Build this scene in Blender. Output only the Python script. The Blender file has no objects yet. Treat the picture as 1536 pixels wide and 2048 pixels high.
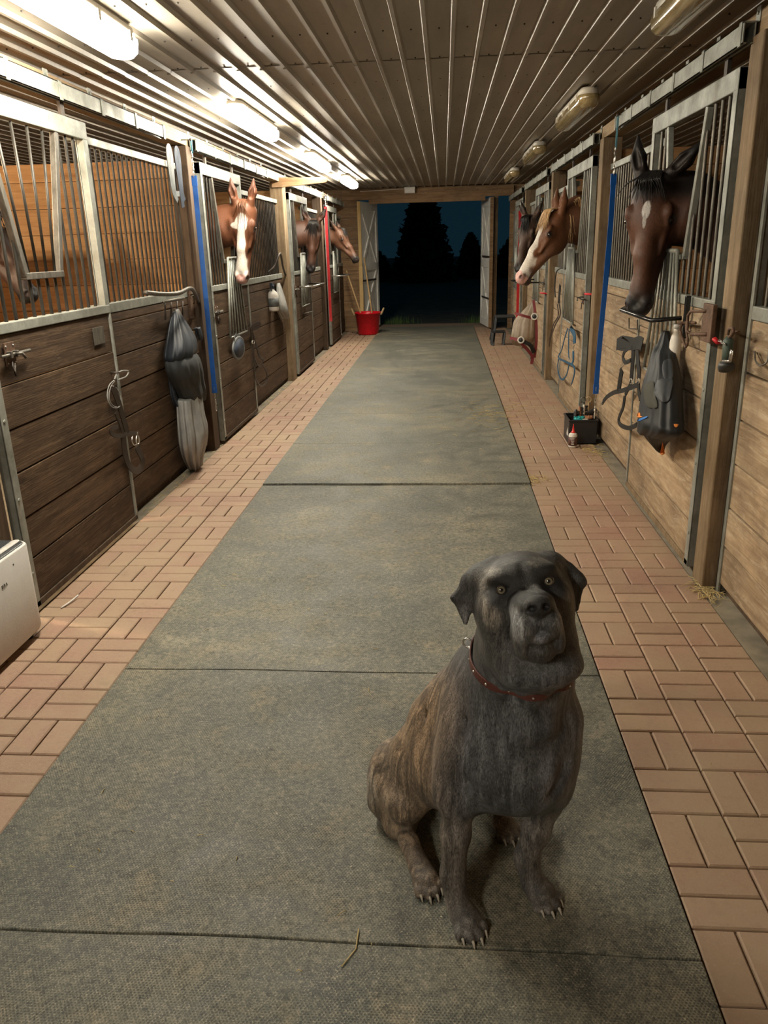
import bpy, math, random
import numpy as np
from mathutils import Vector, Matrix
rnd = random.Random(7)
SC = bpy.context.scene
COL = SC.collection

# ------------------------------------------------------------------ camera, world, exposure
FPX = 1560.0
CAM_Z = 1.56
def _n(v): return v / np.linalg.norm(v)
_fw = _n(np.array([120., -534., FPX]))
_dn = _n(np.array([126., 4622., FPX])); _dn = _n(_dn - _fw * np.dot(_dn, _fw))
_rt = np.cross(_dn, _fw)
if _rt[0] < 0: _rt = -_rt
RM = np.array([_rt, _fw, -_dn])             # world = RM @ cam (x right, y down, z forward)
cam = bpy.data.cameras.new('camera'); camo = bpy.data.objects.new('camera', cam); COL.objects.link(camo)
cam.sensor_fit = 'VERTICAL'; cam.sensor_height = 24.0; cam.lens = 24.0 * FPX / 2048.0
cam.clip_start = 0.05; cam.clip_end = 300
m3 = Matrix(((RM[0][0], -RM[0][1], -RM[0][2]), (RM[1][0], -RM[1][1], -RM[1][2]), (RM[2][0], -RM[2][1], -RM[2][2])))
camo.matrix_world = Matrix.Translation((0, 0, CAM_Z)) @ m3.to_4x4()
SC.camera = camo
SC.view_settings.view_transform = 'Standard'; SC.view_settings.look = 'None'
SC.view_settings.gamma = 1; SC.view_settings.use_curve_mapping = False
SC.view_settings.exposure = 0.0
try:
    SC.cycles.use_denoising = True
    SC.cycles.max_bounces = 8; SC.cycles.diffuse_bounces = 5; SC.cycles.caustics_reflective = False
    SC.cycles.sample_clamp_indirect = 4.0
except Exception: pass
LAMP = 112.0      # brightness of a lit ceiling lens
WORLD = bpy.data.worlds.new('night'); SC.world = WORLD; WORLD.use_nodes = True
_b = WORLD.node_tree.nodes['Background']; _b.inputs[0].default_value = (0.10, 0.36, 0.55, 1); _b.inputs[1].default_value = 0.035

def at(u, v, y):
    """point at distance y down the aisle on the sight line of photo pixel (u, v)"""
    r = RM @ np.array([u - 768., v - 1024., FPX]); t = y / r[1]
    return np.array([0, 0, CAM_Z]) + r * t
def depth(p):
    return float((RM.T @ (np.array(p) - np.array([0, 0, CAM_Z])))[2])

# ------------------------------------------------------------------ mesh collecting
class MB:
    def __init__(s): s.v = []; s.f = []; s.sm = []; s.mi = []; s.m = 0
    def add(s, vs, fs, smooth=False):
        o = len(s.v); s.v.extend([tuple(map(float, p)) for p in vs])
        for f in fs: s.f.append(tuple(i + o for i in f)); s.sm.append(smooth); s.mi.append(s.m)
        return s
    def box(s, x0, x1, y0, y1, z0, z1):
        if x0 > x1: x0, x1 = x1, x0
        if y0 > y1: y0, y1 = y1, y0
        if z0 > z1: z0, z1 = z1, z0
        return s.add([(x0,y0,z0),(x1,y0,z0),(x1,y1,z0),(x0,y1,z0),(x0,y0,z1),(x1,y0,z1),(x1,y1,z1),(x0,y1,z1)],
              [(0,3,2,1),(4,5,6,7),(0,1,5,4),(1,2,6,5),(2,3,7,6),(3,0,4,7)])
    def obox(s, c, ax, ay, az):
        c, ax, ay, az = map(np.array, (c, ax, ay, az)); vs = []
        for k in ((-1,-1,-1),(1,-1,-1),(1,1,-1),(-1,1,-1),(-1,-1,1),(1,-1,1),(1,1,1),(-1,1,1)):
            vs.append(c + ax*k[0] + ay*k[1] + az*k[2])
        return s.add(vs, [(0,3,2,1),(4,5,6,7),(0,1,5,4),(1,2,6,5),(2,3,7,6),(3,0,4,7)])
    def bar(s, a, b, w, h, up=(0,0,1)):
        """square-section bar from a to b"""
        a, b = np.array(a, float), np.array(b, float); d = _n(b - a); up = np.array(up, float)
        if abs(np.dot(d, up)) > .98: up = np.array([1., 0, 0])
        sd = _n(np.cross(d, up)); u2 = np.cross(sd, d)
        return s.obox((a+b)/2, (b-a)/2, sd*w/2, u2*h/2)
    def tube(s, pts, r, n=10, cap=True, closed=False, flat=1.0, up=None):
        P = [np.array(p, float) for p in pts]; N = len(P)
        R = [r]*N if not hasattr(r, '__len__') else list(r)
        T = []
        for i in range(N):
            if closed: t = P[(i+1) % N] - P[i-1]
            else: t = P[min(i+1, N-1)] - P[max(i-1, 0)]
            T.append(_n(t) if np.linalg.norm(t) > 1e-9 else np.array([0,0,1.]))
        u = np.array(up if up is not None else ((0,0,1.) if abs(T[0][2]) < .9 else (1.,0,0)), float)
        vs = []
        for i in range(N):
            if up is not None: u = np.array(up, float)
            u = u - T[i]*np.dot(u, T[i])
            if np.linalg.norm(u) < 1e-6: u = np.cross(T[i], (1, 0.3, 0.1))
            u = _n(u)
            w = np.cross(T[i], u)
            for k in range(n):
                a = 2*math.pi*k/n
                vs.append(P[i] + (u*math.sin(a)*flat + w*math.cos(a))*R[i])
        fs = []
        for i in range(N if closed else N-1):
            j = (i+1) % N
            for k in range(n):
                k2 = (k+1) % n
                fs.append((i*n+k, i*n+k2, j*n+k2, j*n+k))
        if cap and not closed:
            fs.append(tuple(range(n-1, -1, -1))); fs.append(tuple((N-1)*n+k for k in range(n)))
        return s.add(vs, fs, True)
    def strap(s, pts, w, t, nrm, closed=False):
        """flat webbing: wide side faces nrm (one vector, or one for each point)"""
        P = [np.array(p, float) for p in pts]; N = len(P); vs = []
        for i in range(N):
            d = (P[(i+1) % N] - P[i-1]) if closed else (P[min(i+1, N-1)] - P[max(i-1, 0)])
            d = _n(d); nn = np.array(nrm[i] if hasattr(nrm[0], '__len__') else nrm, float)
            nn = nn - d*np.dot(nn, d); nn = _n(nn); sd = np.cross(d, nn)
            for a, b in ((-1,-1),(1,-1),(1,1),(-1,1)): vs.append(P[i] + sd*a*w/2 + nn*b*t/2)
        fs = []
        for i in range(N if closed else N-1):
            j = (i+1) % N
            for k in range(4): fs.append((i*4+k, i*4+(k+1) % 4, j*4+(k+1) % 4, j*4+k))
        if not closed: fs.append((3,2,1,0)); fs.append(tuple((N-1)*4+k for k in range(4)))
        return s.add(vs, fs, False)
    def lathe(s, c, prof, n=32, ax=(0,0,1), sx=1.0, sy=1.0):
        """prof: list of (radius, height) about axis ax from c"""
        ax = _n(np.array(ax, float)); u = np.cross(ax, (1,0,0) if abs(ax[0]) < .9 else (0,1,0)); u = _n(u); w = np.cross(ax, u)
        c = np.array(c, float); vs = []
        for (r, h) in prof:
            for k in range(n):
                a = 2*math.pi*k/n; vs.append(c + ax*h + (u*math.cos(a)*sx + w*math.sin(a)*sy)*r)
        fs = []
        for i in range(len(prof)-1):
            for k in range(n): fs.append((i*n+k, i*n+(k+1) % n, (i+1)*n+(k+1) % n, (i+1)*n+k))
        fs.append(tuple(range(n-1, -1, -1))); fs.append(tuple((len(prof)-1)*n+k for k in range(n)))
        return s.add(vs, fs, True)
    def ball(s, c, r, n=12, sc=(1,1,1)):
        pr = [(max(1e-4, r*math.sin(math.pi*i/n)), -r*math.cos(math.pi*i/n)) for i in range(n+1)]
        o = len(s.v); s.lathe((0,0,0), pr, n=2*n)
        for i in range(o, len(s.v)):
            p = s.v[i]; s.v[i] = (c[0]+p[0]*sc[0], c[1]+p[1]*sc[1], c[2]+p[2]*sc[2])
        return s
    def loft(s, rings, cap=True, smooth=True):
        n = len(rings[0]); vs = [p for r in rings for p in r]; fs = []
        for i in range(len(rings)-1):
            for k in range(n): fs.append((i*n+k, i*n+(k+1) % n, (i+1)*n+(k+1) % n, (i+1)*n+k))
        if cap: fs.append(tuple(range(n-1, -1, -1))); fs.append(tuple((len(rings)-1)*n+k for k in range(n)))
        return s.add(vs, fs, smooth)

def smooth_path(pts, n=6):
    """Catmull-Rom through the points"""
    P = [np.array(p, float) for p in pts]; out = []
    for i in range(len(P)-1):
        p0 = P[max(i-1, 0)]; p1 = P[i]; p2 = P[i+1]; p3 = P[min(i+2, len(P)-1)]
        for k in range(n):
            t = k/n
            out.append(.5*((2*p1)+(-p0+p2)*t+(2*p0-5*p1+4*p2-p3)*t*t+(-p0+3*p1-3*p2+p3)*t**3))
    out.append(P[-1]); return out

def link_mesh(name, mb, mats, parent=None, bevel=0, sub=0, flip_fix=True):
    org = np.array(parent.matrix_world.translation) if parent is not None else None
    V = np.array(mb.v, dtype=float)
    if parent is not None:
        loc = np.array(ROOTLOC[parent.name]); V = V - loc
    else:
        loc = V.mean(0); lo = V.min(0); loc = np.array([(V[:,0].min()+V[:,0].max())/2, (V[:,1].min()+V[:,1].max())/2, lo[2]]); V = V - loc
    me = bpy.data.meshes.new(name); me.from_pydata([tuple(p) for p in V], [], mb.f)
    me.polygons.foreach_set('use_smooth', mb.sm)
    if not isinstance(mats, (list, tuple)): mats = [mats]
    for m in mats: me.materials.append(m)
    me.polygons.foreach_set('material_index', mb.mi)
    me.update()
    o = bpy.data.objects.new(name, me); COL.objects.link(o)
    if parent is not None: o.parent = parent; ROOTLOC[o.name] = ROOTLOC[parent.name]
    else: o.location = loc; ROOTLOC[o.name] = tuple(loc)
    if bevel:
        b = o.modifiers.new('bevel', 'BEVEL'); b.width = bevel; b.segments = 2; b.limit_method = 'ANGLE'; b.angle_limit = math.radians(40)
    if sub:
        b = o.modifiers.new('sub', 'SUBSURF'); b.levels = sub; b.render_levels = sub
    return o
ROOTLOC = {}
def thing(name, label, cat, loc, group=None):
    o = bpy.data.objects.new(name, None); COL.objects.link(o); o.location = loc; ROOTLOC[o.name] = tuple(loc)
    o.empty_display_size = .05
    o['label'] = label; o['category'] = cat
    if group: o['group'] = group
    return o
def tag(o, label, cat, group=None, kind=None):
    o['label'] = label; o['category'] = cat
    if group: o['group'] = group
    if kind: o['kind'] = kind
    return o
def struct(name, mb, mats, **k):
    o = link_mesh(name, mb, mats, **k); o['kind'] = 'structure'; return o

# ------------------------------------------------------------------ materials
class NT:
    def __init__(s, name):
        s.m = bpy.data.materials.new(name); s.m.use_nodes = True; s.t = s.m.node_tree; s.n = s.t.nodes
        s.b = s.n['Principled BSDF']
    def node(s, typ, ins=None, **props):
        n = s.n.new(typ)
        for k, v in props.items(): setattr(n, k, v)
        for k, v in (ins or {}).items():
            if isinstance(v, bpy.types.NodeSocket): s.t.links.new(v, n.inputs[k])
            else: n.inputs[k].default_value = v
        return n
    def coord(s, which='Object'): return s.n.new('ShaderNodeTexCoord').outputs[which]
    def mapping(s, vec, scale=(1,1,1), loc=(0,0,0), rot=(0,0,0)):
        return s.node('ShaderNodeMapping', {'Vector': vec, 'Scale': scale, 'Location': loc, 'Rotation': rot}).outputs[0]
    def noise(s, vec, scale, detail=4, rough=.55, dist=0):
        return s.node('ShaderNodeTexNoise', {'Vector': vec, 'Scale': scale, 'Detail': detail, 'Roughness': rough, 'Distortion': dist}).outputs[0]
    def ramp(s, fac, stops, interp='LINEAR'):
        n = s.node('ShaderNodeValToRGB', {'Fac': fac}); cr = n.color_ramp; cr.interpolation = interp
        while len(cr.elements) < len(stops): cr.elements.new(.5)
        for e, (p, c) in zip(cr.elements, stops):
            e.position = p; e.color = (*c, 1) if hasattr(c, '__len__') else (c, c, c, 1)
        return n.outputs[0]
    def mix(s, fac, a, b, mode='MIX'):
        n = s.n.new('ShaderNodeMix'); n.data_type = 'RGBA'; n.blend_type = mode
        for i, v in ((0, fac), (6, a), (7, b)):
            if isinstance(v, bpy.types.NodeSocket): s.t.links.new(v, n.inputs[i])
            elif i == 0: n.inputs[0].default_value = v
            else: n.inputs[i].default_value = (*v, 1) if len(v) == 3 else v
        return n.outputs[2]
    def math(s, op, a, b=0.0, c=0.0):
        n = s.n.new('ShaderNodeMath'); n.operation = op
        for i, v in enumerate((a, b, c)):
            if isinstance(v, bpy.types.NodeSocket): s.t.links.new(v, n.inputs[i])
            else: n.inputs[i].default_value = v
        return n.outputs[0]
    def bump(s, h, strength=.3, dist=.01, nrm=None):
        i = {'Height': h, 'Strength': strength, 'Distance': dist}
        if nrm is not None: i['Normal'] = nrm
        return s.node('ShaderNodeBump', i).outputs[0]
    def set(s, **k):
        for a, v in k.items():
            key = {'col': 'Base Color', 'rough': 'Roughness', 'metal': 'Metallic', 'nrm': 'Normal', 'spec': 'Specular IOR Level',
                   'sheen': 'Sheen Weight', 'coat': 'Coat Weight', 'trans': 'Transmission Weight', 'ecol': 'Emission Color', 'est': 'Emission Strength', 'alpha': 'Alpha', 'ior': 'IOR'}[a]
            if isinstance(v, bpy.types.NodeSocket): s.t.links.new(v, s.b.inputs[key])
            elif hasattr(v, '__len__'): s.b.inputs[key].default_value = (*v, 1)
            else: s.b.inputs[key].default_value = v
        return s.m

def plain(name, col, rough=.6, metal=0, var=.12, scale=18, spec=.5, bump=.15, coat=0):
    t = NT(name); c = t.coord(); nz = t.noise(c, scale, 5)
    lo = tuple(x*(1-var) for x in col); hi = tuple(min(1, x*(1+var)) for x in col)
    t.set(col=t.ramp(nz, [(.3, lo), (.7, hi)]), rough=rough, metal=metal, spec=spec, coat=coat)
    if bump: t.set(nrm=t.bump(t.noise(c, scale*6, 3), bump, .004))
    return t.m

def wood(name, dark, mid, light, axis='y', stain=(.05,.04,.03), stain_amt=.5, rough=.75, scuff=(.42,.34,.25), scuff_amt=.3):
    t = NT(name); c = t.coord(); rp = t.node('ShaderNodeNewGeometry').outputs['Random Per Island']
    off = t.node('ShaderNodeCombineXYZ', {'X': t.math('MULTIPLY', rp, 13.7), 'Y': t.math('MULTIPLY', rp, 31.3), 'Z': t.math('MULTIPLY', rp, 7.1)}).outputs[0]
    cc = t.node('ShaderNodeVectorMath', {0: c, 1: off}, operation='ADD').outputs[0]
    sc = {'y': (14, .9, 14), 'z': (14, 14, .9), 'x': (.9, 14, 14)}[axis]
    g = t.noise(t.mapping(cc, sc), 2.2, 7, .65, .6)
    fine = t.noise(t.mapping(cc, tuple(x*(6 if x > 2 else 2.5) for x in sc)), 2.0, 4, .6)
    col = t.ramp(g, [(.28, dark), (.5, mid), (.72, light)])
    col = t.mix(t.math('MULTIPLY', fine, .35), col, dark)
    tone = t.ramp(rp, [(0, .72), (1, 1.2)])
    col = t.mix(1.0, col, tone, 'MULTIPLY')
    blot = t.ramp(t.noise(t.mapping(c, (1.2,1.2,1.6)), 2.3, 6, .7), [(.42, 0), (.66, 1)])
    col = t.mix(t.math('MULTIPLY', blot, stain_amt), col, stain)
    sm = {'y': (3, 1.1, 7), 'z': (7, 7, 1.1), 'x': (1.1, 7, 7)}[axis]
    sc2 = t.ramp(t.noise(t.mapping(cc, sm), 3.5, 8, .75, 1.2), [(.5, 0), (.68, 1)])
    col = t.mix(t.math('MULTIPLY', sc2, scuff_amt), col, scuff)
    # knots
    vo = t.node('ShaderNodeTexVoronoi', {'Vector': t.mapping(cc, {'y': (2.2,1.1,4.4), 'z': (4.4,4.4,1.1), 'x': (1.1,4.4,4.4)}[axis]), 'Scale': 1.0}).outputs['Distance']
    col = t.mix(t.ramp(vo, [(.03, .8), (.075, 0)]), col, tuple(x*.35 for x in dark))
    h = t.math('ADD', t.math('MULTIPLY', g, .6), fine)
    t.set(col=col, rough=rough, spec=.3, nrm=t.bump(h, .45, .004)); return t.m

M = {}
M['wood_left'] = wood('stained_oak_shaded', (.038,.022,.011), (.085,.048,.024), (.145,.086,.046), stain=(.026,.016,.010), stain_amt=.55, scuff=(.22,.15,.09), scuff_amt=.38)  # darker copy of the same oak, its weaker grazing light painted into the colour
M['wood_right'] = wood('worn_oak_lit', (.21,.14,.08), (.42,.30,.185), (.56,.43,.28), stain=(.13,.09,.06), stain_amt=.65, scuff=(.62,.52,.38), scuff_amt=.5)  # lighter copy of the same oak, the lamps' light painted into the colour
M['pine'] = wood('pine_planks', (.34,.17,.07), (.52,.30,.135), (.64,.40,.20), axis='x', stain=(.20,.09,.035), stain_amt=.35, scuff=(.55,.33,.16), scuff_amt=.2)
M['post'] = wood('post_timber', (.15,.10,.055), (.27,.19,.11), (.38,.28,.17), axis='z', stain=(.10,.065,.035), stain_amt=.5)
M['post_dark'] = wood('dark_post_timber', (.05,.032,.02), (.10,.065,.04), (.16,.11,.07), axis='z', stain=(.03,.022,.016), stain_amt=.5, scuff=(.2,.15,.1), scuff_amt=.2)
M['beam'] = wood('beam_timber', (.24,.16,.085), (.38,.27,.16), (.48,.36,.22), axis='y', stain=(.14,.09,.05), stain_amt=.35)
M['beam_x'] = wood('cross_beam_timber', (.16,.09,.045), (.28,.17,.085), (.38,.24,.13), axis='x', stain=(.10,.065,.035), stain_amt=.4)

def steel():
    t = NT('galvanised_steel'); c = t.coord()
    n1 = t.noise(c, 6, 6, .7); n2 = t.node('ShaderNodeTexVoronoi', {'Vector': c, 'Scale': 70.0}).outputs['Distance']
    col = t.ramp(n1, [(.3, (.17,.175,.15)), (.55, (.31,.32,.285)), (.75, (.45,.46,.42))])
    col = t.mix(t.ramp(t.noise(t.mapping(c, (5,5,1.5)), 3, 7, .75), [(.56, 0), (.75, .7)]), col, (.20,.17,.12))
    t.set(col=col, metal=.35, rough=t.ramp(n1, [(.3, .65), (.7, .42)]), nrm=t.bump(n2, .08, .002)); return t.m
M['steel'] = steel()
def barsteel(name, k):
    t = NT(name); c = t.coord()
    col = t.ramp(t.noise(t.mapping(c, (20,20,5)), 2, 6, .7), [(.3, (.07*k,.062*k,.05*k)), (.6, (.16*k,.148*k,.125*k)), (.78, (.27*k,.255*k,.22*k))])
    t.set(col=col, metal=.5, rough=.5); return t.m
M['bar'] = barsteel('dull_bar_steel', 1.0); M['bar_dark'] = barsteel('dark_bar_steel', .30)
M['iron'] = plain('dark_iron', (.07,.055,.045), .55, .4, .4)
M['rust'] = plain('rusty_iron', (.12,.07,.045), .7, .3, .45, 40)
M['chrome'] = plain('bright_metal', (.62,.60,.56), .28, .9, .1, 30, bump=.03)
M['black_gloss'] = plain('black_enamel', (.012,.012,.013), .25, 0, .1)
M['black_plastic'] = plain('black_plastic', (.018,.018,.020), .42)
M['white_plastic'] = plain('white_plastic', (.62,.60,.57), .38, var=.04)
def matrubber():
    t = NT('rubber_mat'); c = t.coord('Object'); g = t.node('ShaderNodeNewGeometry').outputs['Position']
    big = t.noise(g, .9, 6, .65); mid = t.noise(g, 5.5, 7, .75); fine = t.noise(g, 60, 4, .8); grit = t.noise(g, 260, 3, .8)
    col = t.ramp(big, [(.36, (.105,.115,.098)), (.5, (.165,.165,.130)), (.63, (.235,.215,.150))])
    col = t.mix(t.ramp(mid, [(.36, .8), (.50, 0)]), col, (.062,.066,.056))
    col = t.mix(t.ramp(mid, [(.54, 0), (.68, .7)]), col, (.33,.285,.20))
    col = t.mix(t.ramp(fine, [(.36, .75), (.5, 0)]), col, (.05,.053,.046)); col = t.mix(t.ramp(fine, [(.54, 0), (.66, .5)]), col, (.38,.33,.24))
    col = t.mix(t.ramp(grit, [(.56, 0), (.66, .8)]), col, (.46,.41,.31)); col = t.mix(t.ramp(grit, [(.34, .7), (.44, 0)]), col, (.04,.04,.035))
    sp = t.node('ShaderNodeTexVoronoi', {'Vector': g, 'Scale': 26.0, 'Randomness': 1.0}).outputs['Distance']
    col = t.mix(t.math('MULTIPLY', t.ramp(sp, [(.045, 1), (.085, 0)]), t.ramp(t.noise(g, 3.1, 3), [(.5, 0), (.56, .9)])), col, (.50,.44,.32))
    # hexagon-like pimple texture: dark pits on a 12 mm lattice
    a = t.mapping(g, (1,1,0)); sx = t.node('ShaderNodeSeparateXYZ', {0: a})
    X = sx.outputs[0]; Y = sx.outputs[1]
    def lat(ox, oy):
        fx = t.math('SUBTRACT', t.math('FRACT', t.math('ADD', t.math('MULTIPLY', X, 118.0), ox+500)), .5)
        fy = t.math('SUBTRACT', t.math('FRACT', t.math('ADD', t.math('MULTIPLY', Y, 80.0), oy+500)), .5)
        fy = t.math('MULTIPLY', fy, 1.48)
        return t.math('ADD', t.math('MULTIPLY', fx, fx), t.math('MULTIPLY', fy, fy))
    d2 = t.math('MINIMUM', lat(0, 0), lat(.5, .5))
    pit = t.ramp(d2, [(.035, 1), (.10, 0)])
    worn = t.ramp(t.noise(g, 1.6, 5, .7), [(.34, .15), (.56, 1)])
    pitm = t.math('MULTIPLY', pit, worn)
    col = t.mix(t.math('MULTIPLY', pitm, .62), col, (.030,.031,.027))
    h = t.math('SUBTRACT', t.math('ADD', t.math('MULTIPLY', fine, .35), t.math('MULTIPLY', grit, .25)), t.math('MULTIPLY', pitm, .8))
    t.set(col=col, rough=t.ramp(mid, [(.35, .42), (.62, .72)]), spec=.45, nrm=t.bump(h, .6, .003)); return t.m
M['mat'] = matrubber()
def paver():
    t = NT('clay_pavers'); g = t.node('ShaderNodeNewGeometry').outputs; P = g['Position']; rp = g['Random Per Island']
    col = t.ramp(rp, [(0, (.31,.19,.135)), (.4, (.35,.22,.155)), (.75, (.37,.24,.17)), (1, (.325,.18,.135))])
    col = t.mix(t.ramp(t.noise(P, 45, 5, .8), [(.32, .4), (.5, 0)]), col, (.16,.10,.07))
    col = t.mix(t.ramp(t.noise(P, 170, 3, .8), [(.58, 0), (.72, .6)]), col, (.62,.50,.37))
    col = t.mix(t.ramp(t.noise(P, 1.7, 6, .7), [(.38, 0), (.64, .75)]), col, (.37,.28,.18))
    col = t.mix(t.ramp(t.noise(P, 4.0, 6, .75), [(.6, 0), (.75, .45)]), col, (.15,.10,.07))
    h = t.math('ADD', t.noise(P, 45, 5, .8), t.math('MULTIPLY', t.noise(P, 170, 3, .8), .5))
    t.set(col=col, rough=.62, spec=.4, nrm=t.bump(h, .6, .004)); return t.m
M['paver'] = paver()
M['sand'] = plain('joint_sand', (.26,.185,.125), .95, var=.35, scale=60)
M['concrete'] = plain('dusty_concrete', (.22,.19,.14), .9, var=.3, scale=9)
def ceilmat():
    t = NT('ribbed_ceiling_sheet'); c = t.coord()
    n1 = t.noise(t.mapping(c, (3,.5,1)), 2, 6, .7); n2 = t.noise(c, 30, 4, .7)
    col = t.ramp(n1, [(.3, (.25,.22,.18)), (.55, (.34,.305,.25)), (.75, (.43,.39,.32))])
    col = t.mix(t.ramp(n2, [(.3, .35), (.45, 0)]), col, (.17,.14,.11))
    t.set(col=col, rough=.38, spec=.55, metal=.0, nrm=t.bump(n2, .12, .003)); return t.m
M['ceiling'] = ceilmat()
M['screw'] = plain('screw_head', (.06,.055,.05), .5, .3)
# ------------------------------------------------------------------ setting
XL, XR = -1.94, 1.27          # faces of the fixed stall panels
XLD, XRD = -1.86, 1.19        # faces of the sliding doors
YEND = 15.6
def zc(y): return 2.535 + .0055*(y-4)     # ceiling height
# floor: pavers are laid stones, the rest packed ground
mb = MB()
mb.box(-9, 9, -4, 17.0, -.12, -.012)
mb.m = 1
def pave(x0, cols, y0, y1, off):
    for ci in range(cols):
        xa = x0 + ci*.204; k = 0; y = y0
        while y < y1:
            xb, yb = xa+.204, y+.2005
            g = .003
            def br(a, b, c, d):
                h = rnd.uniform(-.0012, .0012)
                a += g; b -= g; c += g; d -= g; e = .004
                mb.add([(a,c,-.03),(b,c,-.03),(b,d,-.03),(a,d,-.03),(a,c,-e+h),(b,c,-e+h),(b,d,-e+h),(a,d,-e+h),
                        (a+e,c+e,h),(b-e,c+e,h),(b-e,d-e,h),(a+e,d-e,h)],
                       [(0,1,5,4),(1,2,6,5),(2,3,7,6),(3,0,4,7),(4,5,9,8),(5,6,10,9),(6,7,11,10),(7,4,8,11),(8,9,10,11)])
            if (ci+k+off) % 2 == 0: br(xa, xb, y, y+.10025); br(xa, xb, y+.10025, yb)
            else: br(xa, xa+.102, y, yb); br(xa+.102, xb, y, yb)
            y = yb; k += 1
Y0 = 1.893 - .2005*22
pave(.587, 3, Y0, 15.8, 0)
pave(-1.878, 3, Y0, 15.8, 0)
mb.m = 2
mb.box(1.199, 5.2, -4, 15.6, -.05, -.004); mb.box(-5.8, -1.879, -4, 15.6, -.05, -.004)
struct('floor', mb, [M['sand'], M['paver'], M['concrete']])

# rubber mats down the middle
my = [-3.3, -.98, .24, 1.404, 2.64, 5.13, 6.29, 7.50, 8.72, 9.95, 11.2, 12.4, 13.6, 14.85, 16.1]
names = ['under the lens end of the aisle, behind the viewer', 'behind the viewer', 'lowest in the picture, nearest the viewer', 'under the sitting dog', 'long stretch of mat behind the dog, before the raised black edge',
 'first mat beyond the raised black edge', 'second mat beyond the raised black edge', 'mat with wisps of hay, level with the tote box', 'mat level with the blue halter', 'mat halfway down the aisle',
 'mat level with the step stool side of the aisle', 'mat level with the far red strap', 'mat just before the red tub', 'farthest mat, in the doorway beside the red tub']
for i in range(len(my)-1):
    if my[i+1] < .2: continue
    a, b = my[i]+.003, my[i+1]-.003; mb = MB()
    n = 16; zt = .006 if i < 5 else .019
    top = []; 
    wob = lambda x, s: .004*math.sin(x*3.1+s)+.0025*math.sin(x*8.3+s*2)
    ra = []; rb = []
    for k in range(n+1):
        x = -1.262 + (0.583+1.262)*k/n
        y0_ = a + wob(x, i) if i > 2 else a; y1_ = b + wob(x, i+1) if i > 1 else b
        ra.append((x, y0_)); rb.append((x, y1_))
    vs = [(x,y,-.02) for x,y in ra]+[(x,y,-.02) for x,y in rb]+[(x,y,zt) for x,y in ra]+[(x,y,zt) for x,y in rb]
    m_ = n+1; fs = []
    for k in range(n):
        fs += [(2*m_+k,2*m_+k+1,3*m_+k+1,3*m_+k),(k,k+1,2*m_+k+1,2*m_+k),(m_+k+1,m_+k,3*m_+k,3*m_+k+1)]
    fs += [(0,2*m_,3*m_,m_),(n,m_+n,3*m_+n,2*m_+n)]
    mb.add(vs, fs)
    o = link_mesh('rubber_mat', mb, M['mat'], bevel=.003)
    tag(o, 'grey rubber stable mat, '+names[i], 'mat', 'rubber mats down the aisle')

# ceiling: ribbed sheets
mb = MB()
pitch = .1335; prof = [(0,0),(.008,-.018),(.026,-.018),(.034,0),(pitch,0)]
xs = []; x = -6.0 + .02
while x < 5.4:
    for dx, dz in prof[:-1]: xs.append((x+dx, dz))
    x += pitch
def sheet(ya, yb, dz, tilt=0):
    vs = []
    for y in (ya, yb):
        for X, Z in xs: vs.append((X, y, zc(y)+Z+dz))
    for X, Z in ((xs[-1][0], .1), (xs[0][0], .1)):
        vs.append((X, ya, zc(ya)+Z)); vs.append((X, yb, zc(yb)+Z))
    n = len(xs); fs = [(i, i+n, i+n+1, i+1) for i in range(n-1)]
    fs.append((2*n, 2*n+1, 2*n+3, 2*n+2))
    mb.add(vs, fs)
sheet(-4, 4.92, 0); sheet(4.90, 10.3, -.003); sheet(10.28, 16.6, 0)
mb.m = 1
y = 1.2
while y < 15.2:
    x = -6.0 + .02 + .034 + .05
    while x < 5.2:
        if -2.4 < x < 1.9:
            o_ = len(mb.v); mb.lathe((x, y, zc(y)+.001), [(.0045,0),(.0045,-.005),(.002,-.007)], 6)
        x += pitch
    y += .61
struct('ceiling', mb, [M['ceiling'], M['screw']])

# outer walls of the stalls and closed end behind the viewer
def planks_x(mb, y, t, x0, x1, z0, z1, h=.19):
    z = z0
    while z < z1-.01:
        zz = min(z+h, z1); j = rnd.uniform(-.002,.002); mb.box(x0, x1, y+j, y+t+j, z+.002, zz-.002); z = zz
def planks_y(mb, x, t, y0, y1, z0, z1, h=.19, gaps=True):
    z = z0
    while z < z1-.01:
        zz = min(z+h*rnd.uniform(.92,1.08), z1)
        if z1-zz < .05: zz = z1
        j = rnd.uniform(-.003,.003); mb.box(x+j, x+t+j, y0, y1, z+.0035, zz-.0035); z = zz
mb = MB(); planks_y(mb, -5.55, .04, -4, 15.6, 0, 2.5); struct('wall_left', mb, M['pine'])
mb = MB(); planks_y(mb, 4.9, .04, -4, 15.6, 0, 2.5); struct('wall_right', mb, M['pine'])
mb = MB(); planks_x(mb, -4.04, .04, -5.55, 4.94, 0, 2.55); struct('wall_back', mb, M['pine'])

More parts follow.
